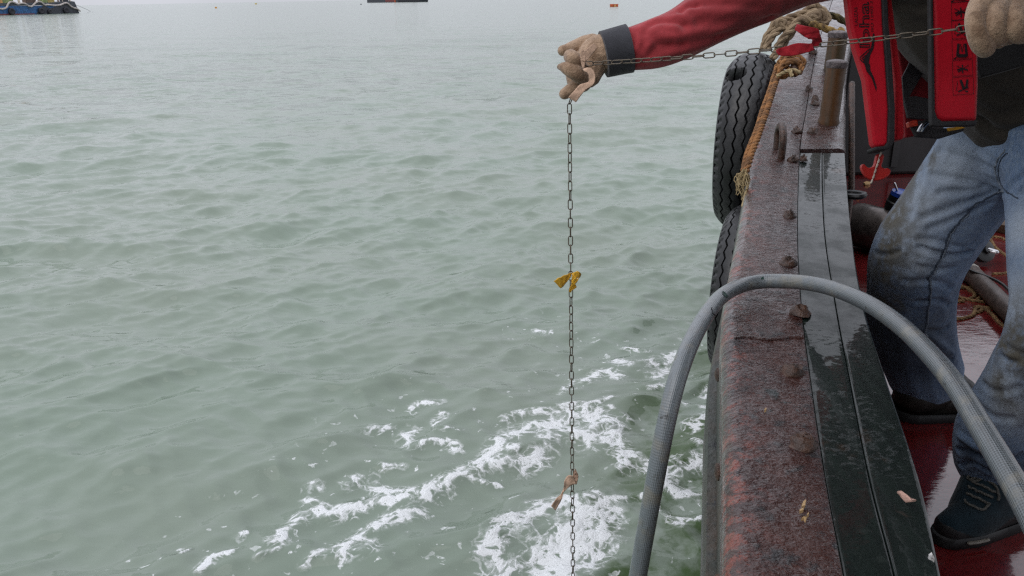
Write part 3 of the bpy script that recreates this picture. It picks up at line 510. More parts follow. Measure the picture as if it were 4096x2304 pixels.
rope('orange_rope', kn+[Q_([(740,250,3.6),(715,330,3.52),(690,420,3.40),(655,520,3.28),(620,620,3.16),(585,740,3.04),(530,880,2.91),(490,990,2.83),(470,1100,2.76)]), Q_([(760,300,3.52),(728,380,3.43),(700,470,3.31),(668,570,3.19),(628,690,3.06),(580,830,2.93),(530,960,2.83),(500,1060,2.76),(480,1120,2.73)])], M['rope_orange'], 'orange rope knotted round a rusty eye and hanging down the outer rail edge', r=.0118)
rope('yellow_twine', [Q_([(745,318,3.44),(800,290,3.44),(870,270,3.45),(930,290,3.45)]), Q_([(850,275,3.44),(865,320,3.43)])], M['straw'], 'pale yellow twine tucked into the orange knot beside the tyre', 'twine', r=.008)
b = MB(); b.tube(cr(np.array(Q_([(890,300,3.5),(885,220,3.52),(900,190,3.55),(920,225,3.56),(915,280,3.52)])), 20), .014, 10); build(b, 'rope_eye', M['rust'], boat)
b = MB()
for i in range(34):
    p = np.array(Q_([(480+random.uniform(-25, 15), 1120+random.uniform(-40, 20), 2.72)])[0]); q = p+np.array([random.gauss(0, .011)-.006, random.gauss(0, .012), -random.uniform(.025, .085)]); mid_ = (p+q)/2+np.array([random.gauss(0, .014), random.gauss(0, .014), random.gauss(0, .008)]); b.tube(cr(np.array([p, mid_, q]), 6), .0013, 4, cap='flat')
b.tube(cr(np.array(Q_([(500,1230,2.72),(480,1300,2.72),(455,1395,2.70)])), 10), .004, 6)
o = build(b, 'frayed_rope_end', M['straw'], None, Q_([(480,1130,2.72)])[0]); tag(o, 'frayed straw coloured rope end hanging beside the lower tyre top', 'rope end')

# ------------------------------------------------------------------ chain
ch = empty('chain', at(569, 100, 1.70), 'thin grey steel sounding chain held by both gloves and hanging to the water', 'chain')
PT, wr = .0208, .00125
th_ = []; hl, hw = PT/2+wr*2-.0058, .0046
for a in np.linspace(-math.pi/2, math.pi/2, 7): th_.append((hl-.0+ .0046*math.cos(a), .0046*math.sin(a)))
for a in np.linspace(math.pi/2, 3*math.pi/2, 7): th_.append((-hl+.0046*math.cos(a), .0046*math.sin(a)))
P = np.array([(x, y, 0) for x, y in th_]); P2 = np.vstack([P, P[:1]]); n_ = len(P); T = nrm(np.roll(P, -1, 0)-np.roll(P, 1, 0)); Nn = np.cross(T, [0, 0, 1.]); t6 = np.arange(6)/6*6.283
G = P[:, None]+wr*(np.cos(t6)[None, :, None]*Nn[:, None]+np.sin(t6)[None, :, None]*np.array([0, 0, 1.])); G = np.vstack([G, G[:1]]); b = MB(); b.grid(G[:-1], True)
b.f += [((n_-1)*6+j, (n_-1)*6+(j+1) % 6, (j+1) % 6, j) for j in range(6)]
lm = bpy.data.meshes.new('link'); lm.from_pydata(np.vstack(b.v).tolist(), [], b.f); lm.materials.append(M['chain']); lm.polygons.foreach_set('use_smooth', [True]*len(lm.polygons)); lm.update()
VX = at(569.5, 104, 1.72); CHX = [VX+np.array([0, 0, .0]), ]
vb = onz(572.6, 570, VX[2]); bot = at(573, 576, 2.13); dirv = nrm(bot-VX); bot = VX+dirv*((0-VX[2])/dirv[2]+.0)
H1, H2 = at(584, 64, 1.67), at(972, 27.5, 1.30); sag = lambda t: np.array([0, 0, -.006*4*t*(1-t)])
pathv = [VX+(bot-VX)*t for t in np.linspace(0, 1, 60)]; pathh = [H1+(H2-H1)*t+sag(t) for t in np.linspace(0, 1, 60)]; 
inh = [at(584, 64, 1.67), at(580, 76, 1.69), at(574, 90, 1.705), VX]
idx = 0
for Pth, ph0, tw in ((pathv, .55, .35), (pathh, .75, .45), (inh, .4, .2)):
    Pth = np.array(Pth); L = np.linalg.norm(np.diff(Pth, axis=0), axis=1).sum(); cnt = int(L/PT); Q = even(Pth, cnt+1)
    for i in range(cnt):
        d = nrm(Q[i+1]-Q[i]); view = nrm((Q[i]+Q[i+1])/2-CAM); e1 = nrm(np.cross(d, view)); e2 = np.cross(d, e1); a = ph0*.6+(i % 2)*math.pi/2+tw*math.sin(i*.33)+random.uniform(-.14, .14)
        y_ = e1*math.cos(a)+e2*math.sin(a); z_ = np.cross(d, y_); c_ = (Q[i]+Q[i+1])/2
        o = bpy.data.objects.new('link', lm); COL.objects.link(o); o.parent = ch; q = c_-ORG[ch.name]; o.matrix_local = Matrix(((d[0], y_[0], z_[0], q[0]), (d[1], y_[1], z_[1], q[1]), (d[2], y_[2], z_[2], q[2]), (0, 0, 0, 1)))
def chD(py):                                 # distance of the hanging chain at a picture row
    q = np.array(pathv); y_ = proj(q)[1]; return float(np.interp(py, y_, proj(q)[2]))

# ribbons tied to the chain: strips of cloth given by pairs of edge points
def ribbon(name, strips, m, label, parent=None, th=.0012, cat='ribbon', WV=.0012):
    b = MB(); org = at(*strips[0][0][0])
    for st in strips:
        A = cr(np.array([at(*p[0]) for p in st]), 26); B = cr(np.array([at(*p[1]) for p in st]), 26); t = np.linspace(0, 1, 9); G = A[:, None]+(B-A)[:, None]*t[None, :, None]
        nn = nrm(np.cross(np.gradient(G, axis=0), np.gradient(G, axis=1))); wv_ = WV*np.sin(np.arange(26)*.9)[:, None]*np.cos(t*5)[None]+.5*WV*np.sin(np.arange(26)[:, None]*2.1+t[None]*7); G = G+nn*wv_[..., None]; b.grid(G)
    o = build(b, name, m, parent, None if parent else org); s = o.modifiers.new('thickness', 'SOLIDIFY'); s.thickness = th; s.offset = 0
    return o if parent else tag(o, label, cat)
y = lambda X, Y_, d=0.: (525+X/19.3, 250+Y_/19.3, chD(250+Y_/19.3)+d)
ribbon('yellow_ribbon', [[(y(905,440,.004), y(890,500,.004)), (y(860,450,-.002), y(850,560,-.002)), (y(740,500,-.01), y(770,660,-.004)), (y(640,545,-.012), y(735,705,-.004)), (y(555,600,-.006), y(690,740,.0))], [(y(905,445,-.004), y(915,500,-.004)), (y(960,425,-.012), y(985,540,-.012)), (y(1030,415,-.012), y(1060,520,-.008)), (y(1085,470,.0), y(1040,540,.008)), (y(1040,550,.006), y(960,600,.008)), (y(990,640,.0), y(900,640,.0))],
  [(y(905,510,-.012), y(980,500,-.012)), (y(900,600,-.016), y(1000,560,-.014)), (y(890,680,-.016), y(975,650,-.014)), (y(860,730,-.012), y(930,700,-.012)), (y(845,810,-.008), y(890,820,-.008))], [(y(860,740,-.008), y(870,810,-.008)), (y(930,690,-.012), y(940,760,-.012)), (y(975,665,-.006), y(995,720,-.006))]], M['ribbon_yellow'], 'frayed yellow ribbon knotted on the hanging chain')
y = lambda X, Y_, d=0.: (525+X/11.5, 450+Y_/11.5, chD(450+Y_/11.5)+d)
ribbon('tan_ribbon', [[(y(572,215,.006), y(580,220,.006)), (y(560,270,.0), y(612,290,.006)), (y(545,330,-.006), y(608,340,-.004)), (y(535,390,-.010), y(595,395,-.006))], [(y(560,300,-.012), y(590,390,-.010)), (y(505,290,-.014), y(545,400,-.012)), (y(455,350,-.012), y(500,430,-.010)), (y(445,430,-.008), y(460,470,-.006)), (y(425,480,-.004), y(440,495,-.004)), (y(405,520,-.004), y(430,545,-.004)), (y(345,575,-.008), y(405,600,-.002)), (y(300,645,-.006), y(350,695,.0))]], M['ribbon_tan'], 'tan ribbon with a twisted tail tied low on the hanging chain')
z3 = lambda X, Y_, D: (750+X/24.15, Y_/24.15, D)
cdh = lambda px: float(np.interp(px, proj(np.array(pathh))[0], proj(np.array(pathh))[2]))
rD = lambda X, d=0.: cdh(750+X/24.15)+d
ribbon('red_ribbon', [[(z3(1470,1150,rD(1470,.0)), z3(1660,1130,rD(1660,.0))), (z3(1500,960,rD(1500,-.01)), z3(1740,1000,rD(1740,.004))), (z3(1400,930,rD(1450,-.012)), z3(1700,860,rD(1700,-.006))), (z3(1300,880,rD(1300,-.014)), z3(1640,700,rD(1640,-.012))), (z3(1180,790,rD(1180,-.016)), z3(1400,640,rD(1400,-.016))), (z3(1080,720,rD(1080,-.012)), z3(1120,580,rD(1120,-.010)))],
  [(z3(620,1210,rD(620,-.004)), z3(660,1310,rD(660,-.004))), (z3(700,1170,rD(700,-.008)), z3(760,1350,rD(760,-.006))), (z3(930,1100,rD(930,-.006)), z3(1010,1350,rD(1010,-.006))), (z3(1150,1040,rD(1150,-.010)), z3(1220,1310,rD(1220,-.006))), (z3(1400,1050,rD(1400,-.010)), z3(1440,1250,rD(1440,-.006))), (z3(1500,1040,rD(1500,-.008)), z3(1560,1210,rD(1560,-.004)))]], M['ribbon_red'], 'red ribbon knotted on the taut chain above the rail')
h4 = lambda X, Y_, D: (550+X/18.1, 25+Y_/18.1, D)
ribbon('tan_rag', [[(h4(585,780,1.64), h4(620,780,1.64)), (h4(560,640,1.637), h4(640,680,1.64)), (h4(590,500,1.634), h4(720,590,1.64)), (h4(700,400,1.635), h4(830,450,1.64)), (h4(790,330,1.638), h4(850,410,1.64))], [(h4(555,640,1.637), h4(640,660,1.638)), (h4(550,540,1.634), h4(640,560,1.636)), (h4(588,430,1.632), h4(600,450,1.633))],
  [(h4(590,800,1.635), h4(620,840,1.635)), (h4(680,770,1.63), h4(660,850,1.632)), (h4(780,810,1.63), h4(695,890,1.632)), (h4(820,930,1.632), h4(700,960,1.634)), (h4(790,1070,1.635), h4(690,1030,1.636)), (h4(650,1170,1.64), h4(540,1080,1.638)), (h4(590,1240,1.64), h4(430,1200,1.638)), (h4(470,1400,1.645), h4(325,1310,1.64))]], M['ribbon_tan'], 'frayed tan rag tied on the chain inside the outstretched glove', cat='rag', th=.0007, WV=.0003)

# ------------------------------------------------------------------ the person
person_org = np.r_[at(985, 480, 2.2)[:2], DECK]
LEG_R = [(1012,118,2.12,52),(982,162,2.18,48),(949,211,2.26,46.5),(919,255,2.35,45.5),(912,290,2.45,42),(910,320,2.54,41),(917,348,2.62,38),(924,372,2.69,36)]
LEG_L = [(1052,120,2.0,52),(1056,200,1.95,45),(1058,265,1.91,44),(1057,305,1.9,42),(1046,345,1.92,40),(1031,375,1.97,40),(1015,403,2.03,39),(998,434,2.10,40),(994,456,2.15,37)]
TORSO = [(1045,120,2.07,60),(1020,78,2.03,66),(988,32,1.97,70),(960,-5,1.92,72),(938,-40,1.88,66),(928,-62,1.86,52)]
ARM_R = [(629,49.5,1.71,21),(655,43.5,1.71,24.5),(681,33,1.72,25.5),(716,12.5,1.74,29),(760,-10,1.77,32),(810,-32,1.8,36),(860,-46,1.84,41),(905,-48,1.88,46)]
ARM_L = [(1000,-50,1.78,44),(1060,-40,1.62,46),(1135,10,1.48,46),(1120,20,1.40,42),(1085,-8,1.33,36),(1058,-14,1.31,30)]
# continuous body (its head stands above the picture's upper edge)
mb = MB()
for L_, k_ in ((LEG_R, .72), (LEG_L, .72), (TORSO, .80), (ARM_R, .62), (ARM_L, .76)): chainmb(mb, L_, k=k_)
hc = at(905, -140, 1.80); fdir = nrm(np.array([-.75, -.15, -.62])); fside = nrm(np.cross(fdir, sz)); fup = np.cross(fside, fdir)
mb.tube([at(928, -60, 1.86), hc-fup*.05], [.062, .058], 14)
th2 = np.linspace(0, math.pi, 12); ph2 = np.arange(18)/18*2*math.pi
def ell(c, a, b_, d_): 
    G = np.array([[c+fdir*a*math.sin(t)*math.cos(p)+fside*b_*math.sin(t)*math.sin(p)+fup*d_*math.cos(t) for p in ph2] for t in th2]); mb.grid(G, True)
ell(hc, .098, .078, .118); ell(hc+fdir*.03-fup*.065, .058, .055, .055); ell(hc+fdir*.10-fup*.02, .020, .014, .026); ell(hc+fside*.08-fup*.01, .020, .010, .032); ell(hc-fside*.08-fup*.01, .020, .010, .032); ell(hc+fdir*.085+fup*.022, .016, .052, .010); ell(hc+fdir*.084-fup*.066, .014, .026, .008)
v, f, N = voxel(mb, .011, 3); body = mesh_obj('person', v, f, M['skin'], None, person_org, fix=False)
tag(body, 'crew member in stained jeans and red life jacket leaning over the rail holding the chain', 'person')
for sg in (1, -1):
    b = MB(); b.lathe([(.001, -.012), (.009, -.009), (.0125, 0), (.009, .009), (.001, .012)], hc+fdir*.086+fside*.032*sg+fup*.006, fdir, 12); build(b, 'eye', M['eye'], body)
mb = MB(); ell(hc-fdir*.012+fup*.018, .104, .085, .120); v, f, N = voxel(mb, .008, 1); keep = ((v-hc)@fdir-.55*((v-hc)@fup)) < .055-.02
idm = -np.ones(len(v), int); idm[keep] = np.arange(keep.sum()); f2 = [tuple(idm[list(q)]) for q in f if keep[list(q)].all()]; o = mesh_obj('hair', v[keep]+.002*vnoise(v[keep], 160, 3)[:, None]*N[keep], f2, M['hair'], body)
# jeans
mb = MB(); chainmb(mb, LEG_R); chainmb(mb, LEG_L); chainmb(mb, [(1010,110,2.10,50),(1050,100,2.02,56)]); chainmb(mb, [(1030,150,2.06,50),(1052,150,2.0,50)])
v, f, N = voxel(mb, .0062, 6)
v = v+N*(.0022*vnoise(v, 22, 1, 2)+.0006*vnoise(v, 80, 2, 2))[:, None]
Z5 = lambda pts: [(825+x/9.66, 125+y_/9.66) for x, y_ in pts]; Z6 = lambda pts: [(850+x/9.66, 225+y_/9.66) for x, y_ in pts]; Z7 = lambda pts: [(850+x/7.205, 375+y_/7.205) for x, y_ in pts]
CJ = [(Z5([(1690,640),(1350,640),(1080,660)]), -.009, .012), (Z5([(1680,650),(1400,560),(1000,470)]), -.008, .013), (Z5([(1660,660),(1250,790),(900,900)]), -.009, .014), (Z5([(1600,760),(1200,930),(980,1000)]), -.006, .012), (Z5([(1620,440),(1350,330),(1080,240)]), -.006, .014), (Z5([(1640,380),(1450,230),(1250,110)]), -.005, .012),
      (Z5([(1400,1250),(1240,1285),(1050,1250),(900,1180)]), -.011, .012), (Z5([(1300,1210),(1120,1150),(900,1100)]), -.006, .012), (Z5([(470,1240),(560,1260),(700,1220)]), -.008, .010), (Z6([(1010,440),(880,450),(640,420)]), -.006, .012), (Z6([(990,640),(850,560),(520,560)]), -.006, .014), (Z6([(970,800),(870,740),(640,760)]), -.007, .013), (Z6([(960,1000),(860,1060),(760,1040)]), -.007, .014), (Z6([(1010,1240),(900,1180),(800,1100)]), .010, .016), (Z6([(1000,1330),(860,1290),(700,1180)]), -.010, .012),
      (Z6([(1500,1180),(1590,1240),(1670,1230)]), -.008, .012), (Z6([(1450,1280),(1560,1330),(1670,1300)]), -.009, .012), (Z7([(940,70),(1060,130),(1200,100)]), -.007, .012), (Z7([(760,540),(860,560),(960,620)]), -.012, .010), (Z7([(760,430),(880,520),(1000,560)]), .010, .012), (Z7([(780,650),(880,640),(980,700)]), -.010, .009), (Z7([(1060,560),(1160,620),(1240,590)]), -.010, .011), (Z7([(900,200),(1000,300),(1150,330)]), -.006, .014), (Z5([(1900,480),(1800,560),(1730,640)]), -.008, .012), (Z5([(1920,620),(1840,690)]), -.006, .010)]
CJ = [(p_, a_, w_*.62) for p_, a_, w_ in CJ]; v = creases(v, N, CJ, .85); jn = mesh_obj('jeans', v, f, M['denim'], body, fix=False)
me = jn.data; Nn = np.empty(len(v)*3, np.float32); me.vertices.foreach_get('normal', Nn); Nn = Nn.reshape(-1, 3).astype(float); sj = Surf(v, Nn)
def blob(lst):
    o = np.zeros(len(v))
    for px, py, r in lst: p = v[sj.pick(px, py)]; o = np.maximum(o, np.exp(-(np.linalg.norm(v-p, axis=1)/r)**2))
    return o
dirt = blob([(905,180,.12),(890,215,.12),(885,245,.12),(882,270,.10),(880,300,.11),(890,330,.12),(1000,345,.06),(1010,385,.09),(1018,330,.09),(1015,360,.08),(925,160,.06)]); worn = blob([(945,170,.10),(920,200,.11),(905,225,.09),(1018,230,.07),(1014,300,.08),(1010,410,.07),(1000,385,.06),(915,255,.08)]); wet = blob([(885,335,.10),(905,350,.13),(895,365,.12),(930,368,.12),(880,315,.05),(990,462,.06),(970,452,.04),(1010,470,.05)])  # the third mask only darkens the shins and hems
for nm, a in (('dirt', dirt), ('worn', worn), ('wet', wet)): me.attributes.new(nm, 'FLOAT', 'POINT').data.foreach_set('value', a.astype(np.float32))
ins = Z5([(1690,645),(1590,700),(1480,770),(1380,860),(1300,940),(1240,1020),(1200,1090),(1150,1220),(1090,1350),(1030,1440)])+Z6([(810,470),(765,520),(770,600),(775,700),(765,800),(755,950),(742,1100)])
for off, r_, m_ in ((0, .0022, 'seam_light'), (-1.5, .0026, 'seam')):
    b = MB(); b.tube(sj.path([(a+off, c_-.2*off) for a, c_ in ins], 110, .0005), r_, 6); build(b, 'inseam', M[m_], jn)
for pts, m_, r_ in ((Z5([(1720,255),(1650,330),(1625,420),(1640,530),(1700,640)]), 'seam_light', .0022), (Z5([(1740,270),(1675,340),(1650,430),(1665,540),(1710,620),(1840,710)]), 'seam', .0018)):
    b = MB(); b.tube(sj.path(pts, 40, .0005), r_, 6); build(b, 'pocket_seam', M[m_], jn)
# sweatshirt, sleeve, cuff
mb = MB(); chainmb(mb, TORSO); chainmb(mb, [(905,-45,1.88,47),(935,-45,1.87,52),(1000,-50,1.78,46)]); chainmb(mb, [(1025,100,2.04,62),(1060,105,1.99,60)])
v, f, N = voxel(mb, .009, 5); v = v+N*(.004*vnoise(v, 20, 5, 2))[:, None]
Z3 = lambda pts: [(825+x/8.28, y_/8.28) for x, y_ in pts]
v = creases(v, N, [(Z3([(1290,1000),(1360,1080),(1500,1110),(1640,1090)]), -.010, .012), (Z3([(1300,960),(1450,1010),(1640,1000)]), .006, .012), (Z3([(1280,700),(1400,800),(1640,850)]), -.006, .014), (Z3([(600,30),(720,60),(860,50)]), -.006, .010)])
mesh_obj('sweatshirt', v, f, M['olive'], body, fix=False)
mb = MB(); chainmb(mb, ARM_L); v, f, N = voxel(mb, .008, 4); mesh_obj('sleeve', v+N*(.004*vnoise(v, 30, 9, 2))[:, None], f, M['black_cloth'], body, fix=False)['label'] = 'black left sleeve'
mb = MB(); chainmb(mb, ARM_R); v, f, N = voxel(mb, .0042, 5); v = v+N*(.0022*vnoise(v, 30, 12, 2))[:, None]
Z1 = lambda pts: [(525+x/9.66, y_/9.66) for x, y_ in pts]
CS = [(Z1([(1150,260),(1260,190),(1420,185),(1560,225)]), -.007, .007), (Z1([(1180,300),(1220,390),(1340,440),(1560,440)]), -.006, .007), (Z1([(1500,90),(1560,45),(1640,30)]), -.007, .006), (Z1([(1700,190),(2000,200),(2400,150)]), -.007, .010), (Z1([(1560,230),(1800,260),(2100,240),(2400,190)]), -.006, .009), (Z1([(1300,500),(1600,450),(2000,330),(2400,200)]), -.007, .009), (Z1([(1000,290),(1040,360),(1020,440)]), -.005, .006), (Z1([(1090,280),(1130,380),(1120,480)]), -.005, .006), (Z1([(1200,540),(1280,450),(1420,440)]), -.006, .007), (Z1([(1650,20),(1900,40),(2400,100)]), -.006, .009), (Z1([(1250,600),(1500,520),(1800,420)]), .005, .010)]
v = creases(v, N, CS, .62); sv = mesh_obj('sleeve', v, f, M['red_fleece'], body, fix=False); sv['label'] = 'red fleece right sleeve'
b = MB(); b.tube([at(617,26,1.70) if False else at(*p) for p in [(603.5,54.5,1.71),(610,53,1.71),(620,50.5,1.71),(629,48.5,1.71)]], [.0485,.0492,.0500,.0510], 36, cap='flat'); cf = build(b, 'cuff', M['cuff'], body)
# gloves
mb = MB(); HP = lambda pts: [(550+x/18.1, 25+y_/18.1, d, r) for x, y_, d, r in pts]
chainmb(mb, [(612,52.5,1.715,19),(600,55,1.72,20),(592,62,1.72,18),(588,74,1.715,14)]); chainmb(mb, HP([(760,330,1.725,9.5),(640,340,1.73,8.4),(500,385,1.725,7.4),(340,440,1.715,6.2),(230,465,1.71,5.2)]), seg=18)
chainmb(mb, HP([(590,820,1.70,7.5),(520,740,1.672,7.6),(430,620,1.655,7.5),(370,565,1.665,7.2)]), seg=18); chainmb(mb, HP([(640,960,1.69,8.2),(520,900,1.662,8.3),(380,830,1.655,7.2),(260,770,1.66,5.4),(185,760,1.668,3.0)]), seg=18); chainmb(mb, HP([(600,1060,1.71,8.5),(480,1110,1.69,7.4),(360,1190,1.685,6.6),(265,1245,1.688,5.6)]), seg=18); chainmb(mb, HP([(520,620,1.72,8),(440,830,1.715,8),(430,1000,1.715,7),(480,1090,1.71,6)]), seg=18)
v, f, N = voxel(mb, .0014, 3, .4); v = v+N*(.0008*vnoise(v, 160, 21, 2))[:, None]; g = mesh_obj('glove', v, f, M['glove'], body, fix=False); g['label'] = 'tan knit glove on the outstretched hand'
mb = MB(); GP = lambda pts: [(945+x/23.2, y_/23.2, d, r) for x, y_, d, r in pts]
chainmb(mb, GP([(1300,60,1.30,15),(900,130,1.29,14),(720,420,1.272,10.2),(735,720,1.265,10.2),(850,1000,1.27,10.5),(930,1120,1.278,9.6)]), seg=18); chainmb(mb, GP([(1450,80,1.30,14),(1230,300,1.27,11.5),(1170,620,1.258,10.8),(1260,850,1.268,9.2),(1480,880,1.285,7.5)]), seg=18); chainmb(mb, GP([(1800,60,1.29,14),(1650,330,1.262,11),(1620,640,1.252,10.4),(1720,810,1.262,9),(1900,830,1.28,7)]), seg=18)
chainmb(mb, GP([(2200,40,1.28,13),(2060,330,1.255,10.5),(2040,600,1.25,9.8),(2150,760,1.26,8)]), seg=18); chainmb(mb, GP([(1250,-100,1.31,17),(1700,-200,1.30,22),(2300,-250,1.30,24),(2700,-300,1.31,24)]), seg=18); chainmb(mb, GP([(1900,300,1.30,12),(1500,700,1.30,9),(1250,950,1.295,8)]), seg=18)
v, f, N = voxel(mb, .0015, 3, .4); v = v+N*(.0009*vnoise(v, 140, 22, 2))[:, None]; g = mesh_obj('glove', v, f, M['glove_pale'], body, fix=False); g['label'] = 'pale tan knit glove on the near hand'
# shoes
def shoe(tubes, m, lab, top=None):
    mb = MB(); 
    for t in tubes: chainmb(mb, t, seg=20)
    v, f, N = voxel(mb, .0045, 5); v[:, 2] = np.maximum(v[:, 2], DECK+.012); o = mesh_obj('shoe', v, f, m, body, fix=True); o['label'] = lab
    from mathutils import geometry as ge
    P2 = v[v[:, 2] < DECK+.06][:, :2]; h = ge.convex_hull_2d([Vector(p) for p in P2]); H = P2[h]; c_ = H.mean(0); Hs = cr(np.vstack([H, H[:1]]), 60)[:-1]; b = MB(); R0 = []
    for k_, z_ in ((1.01, .0015), (1.045, .006), (1.05, .020), (1.03, .030), (.98, .034)): R0.append(np.c_[c_+(Hs-c_)*k_, np.full(len(Hs), DECK+z_)])
    G = np.array(R0); b.grid(G, True); b.f.append(tuple(range(len(Hs)))); so_ = build(b, 'sole', M['sole'], o); return o, v, f, so_, G
o, v, f, so_, G = shoe([[(1012,500,2.16,22),(990,507,2.14,24),(968,520,2.10,21),(951,527,2.08,16)], [(990,470,2.17,22),(986,490,2.14,25),(972,512,2.12,22)]], M['shoe'], 'navy teal hiking shoe')
o.data.materials.append(M['sole'])
for p_ in o.data.polygons: p_.material_index = 1 if p_.center[2] < .045+.018*math.sin(p_.center[0]*30+1) else 0
me = o.data; Nn = np.empty(len(v)*3, np.float32); me.vertices.foreach_get('normal', Nn); ss = Surf(v, Nn.reshape(-1, 3).astype(float))
for pts in ([(830,850),(900,870),(990,915)], [(845,800),(920,830),(1010,865)], [(860,760),(940,785),(1030,830)], [(820,890),(870,930),(960,955),(990,915)], [(870,740),(950,735),(1040,790),(1075,880)], [(840,730),(880,700),(960,705),(1000,720)], [(840,730),(890,760),(960,720),(1010,700)]):
    b = MB(); b.tube(ss.path(Z7(pts), 24, .003), .0034, 7); build(b, 'lace', M['lace'], o)
q = G[2]; x_, y_, d_ = proj(q); kk = [i for i in range(len(q)) if 968 < x_[i] < 1004 and y_[i] > 525]; 
if len(kk) > 3:
    kk = sorted(kk, key=lambda i: x_[i]); b = MB(); b.tube(q[kk]+np.array([-.001, -.003, .004]), .0045, 6); build(b, 'sole_stripe', M['sole_pale'], o)
shoe([[(925,372,2.72,30),(930,388,2.70,24),(915,393,2.68,20)], [(945,385,2.72,22),(960,392,2.68,16)], [(918,398,2.74,24),(938,400,2.72,22),(960,402,2.68,14)]], M['boot'], 'dark brown shoe half hidden behind the hose')
# life jacket
lj = link('life_jacket', None, body); lj['label'] = 'red inflatable life jacket with black binding hanging open'; ORG[lj.name] = ORG[body.name]
def panel(name, pts, D0, D1, thick, m, parent, bev=.010, bulge=0):
    y1 = max(p[1] for p in pts); A = np.array([at(825+x/8.28, y_/8.28, D0+(D1-D0)*y_/y1) for x, y_ in pts]); b = MB(); b.slab(A, fw*thick); return build(b, name, m, parent, bevel=bev, seg=4)
LP = [(150,-420),(190,-20),(215,210),(260,400),(340,650),(370,900),(405,1180),(425,1215),(500,1210),(525,1175),(530,900),(505,500),(482,200),(474,-20),(470,-420)]
panel('front_panel', LP, 1.80, 1.84, .03, M['jacket_red'], lj)
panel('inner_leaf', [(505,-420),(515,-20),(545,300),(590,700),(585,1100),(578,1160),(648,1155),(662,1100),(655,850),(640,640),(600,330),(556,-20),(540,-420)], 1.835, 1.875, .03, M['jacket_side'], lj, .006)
panel('front_panel', [(880,-420),(890,-20),(900,100),(908,500),(912,920),(935,975),(975,1000),(1265,998),(1278,700),(1275,480),(1262,250),(1260,-20),(1250,-420)], 1.60, 1.62, .016, M['jacket_red'], lj)
panel('binding', [(468,-420),(474,-20),(482,200),(505,500),(530,900),(524,1175),(500,1208),(418,1215),(425,1245),(520,1240),(560,1205),(580,1160),(583,900),(556,500),(530,200),(522,-20),(520,-420)], 1.796, 1.834, .05, M['binding'], lj, .003)
panel('binding', [(862,-420),(866,-20),(872,500),(876,920),(880,1040),(930,1050),(1255,1040),(1267,996),(975,1002),(935,978),(915,920),(909,500),(898,-20),(892,-420)], 1.594, 1.612, .012, M['binding'], lj, .003)
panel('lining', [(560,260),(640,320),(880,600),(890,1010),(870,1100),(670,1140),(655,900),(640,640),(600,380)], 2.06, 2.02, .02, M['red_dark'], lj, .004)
panel('strap', [(745,425),(850,540),(760,700),(700,800),(650,800),(640,640),(690,540)], 2.03, 2.0, .006, M['binding'], lj, .001)
panel('waist_belt', [(650,800),(760,795),(885,820),(900,985),(780,985),(690,975)], 1.99, 1.98, .01, M['binding'], lj, .002)
panel('waist_belt', [(1268,395),(1400,360),(1660,330),(1660,540),(1480,590),(1300,640),(1268,560)], 1.78, 1.74, .02, M['black_cloth'], lj, .004)
panel('belt_webbing', [(700,1010),(880,985),(890,1060),(1020,1060),(1160,1040),(1150,1085),(960,1145),(760,1130)], 1.97, 1.96, .012, M['binding'], lj, .002)
panel('buckle', [(690,1010),(765,990),(775,1040),(700,1055)], 1.955, 1.955, .015, M['buckle_red'], lj, .002)
panel('yellow_tab', [(1018,1058),(1130,1048),(1170,1058),(1030,1086)], 1.94, 1.94, .008, M['yellow'], lj, .001)
for dx in (0, 26):
    b = MB(); b.tube(cr(np.array([at(825+(772+dx)/8.28, 1085/8.28, 1.95), at(825+(800+dx)/8.28, 1040/8.28, 1.945), at(825+(850+dx)/8.28, 1000/8.28, 1.945), at(825+(868+dx)/8.28, 992/8.28, 1.95)]), 14), .0035, 8); build(b, 'buckle_bar', M['chrome'], lj)
# printing on the panels
PD = lambda y_, a=1.80, b_=1.84, h=1215: a+(b_-a)*y_/h
def text(txt, name, base, up, left, size, D, outline=0, th=.0012):
    cu = bpy.data.curves.new('t', 'FONT'); cu.body = txt; cu.size = 1
    if outline: cu.fill_mode = 'NONE'; cu.bevel_depth = outline; cu.bevel_resolution = 1; cu.resolution_u = 4
    ob = bpy.data.objects.new('t', cu); COL.objects.link(ob); me = bpy.data.meshes.new_from_object(ob.evaluated_get(DG())); bpy.data.objects.remove(ob)
    v = np.array([q.co[:] for q in me.vertices]); f = [tuple(p.vertices) for p in me.polygons]; bpy.data.meshes.remove(me)
    v[:, 0] /= max(1e-6, v[:, 0].max()); w = np.array([at(825+(base[0]+up[0]*a+left[0]*b_*size)/8.28, (base[1]+up[1]*a+left[1]*b_*size)/8.28, D(base[1]+up[1]*a)-.0012-.0004*c_) for a, b_, c_ in v])
    return mesh_obj(name, w, f, M['print'], lj, smooth=False, fix=False)
text('LALIZAS', 'lettering', (274,212), (-6,-152), (-1,0), 40, PD)
text('ISO 12402-3', 'lettering', (402,264), (-8,-254), (-1,0), 30, PD)
text('Alpha', 'lettering', (372,560), (-10,-545), (-1,0), 118, PD, .022)
panel('logo_swoosh', [(404,270),(392,300),(393,330),(380,395),(355,440),(316,445+50),(330,535),(345,590),(385,640),(425,755),(428,720),(405,640),(378,585),(362,520),(375,455),(402,400),(412,330),(410,290)][:18], 1.7985, 1.8385*1.0-.0148, .0008, M['print'], lj, 0)
RD = lambda y_: 1.60+.02*y_/998
def mark(pts, nm='pictogram'):
    A = np.array([at(825+x/8.28, y_/8.28, RD(y_)-.0016) for x, y_ in pts]); b = MB(); b.slab(A, fw*.0008); return b
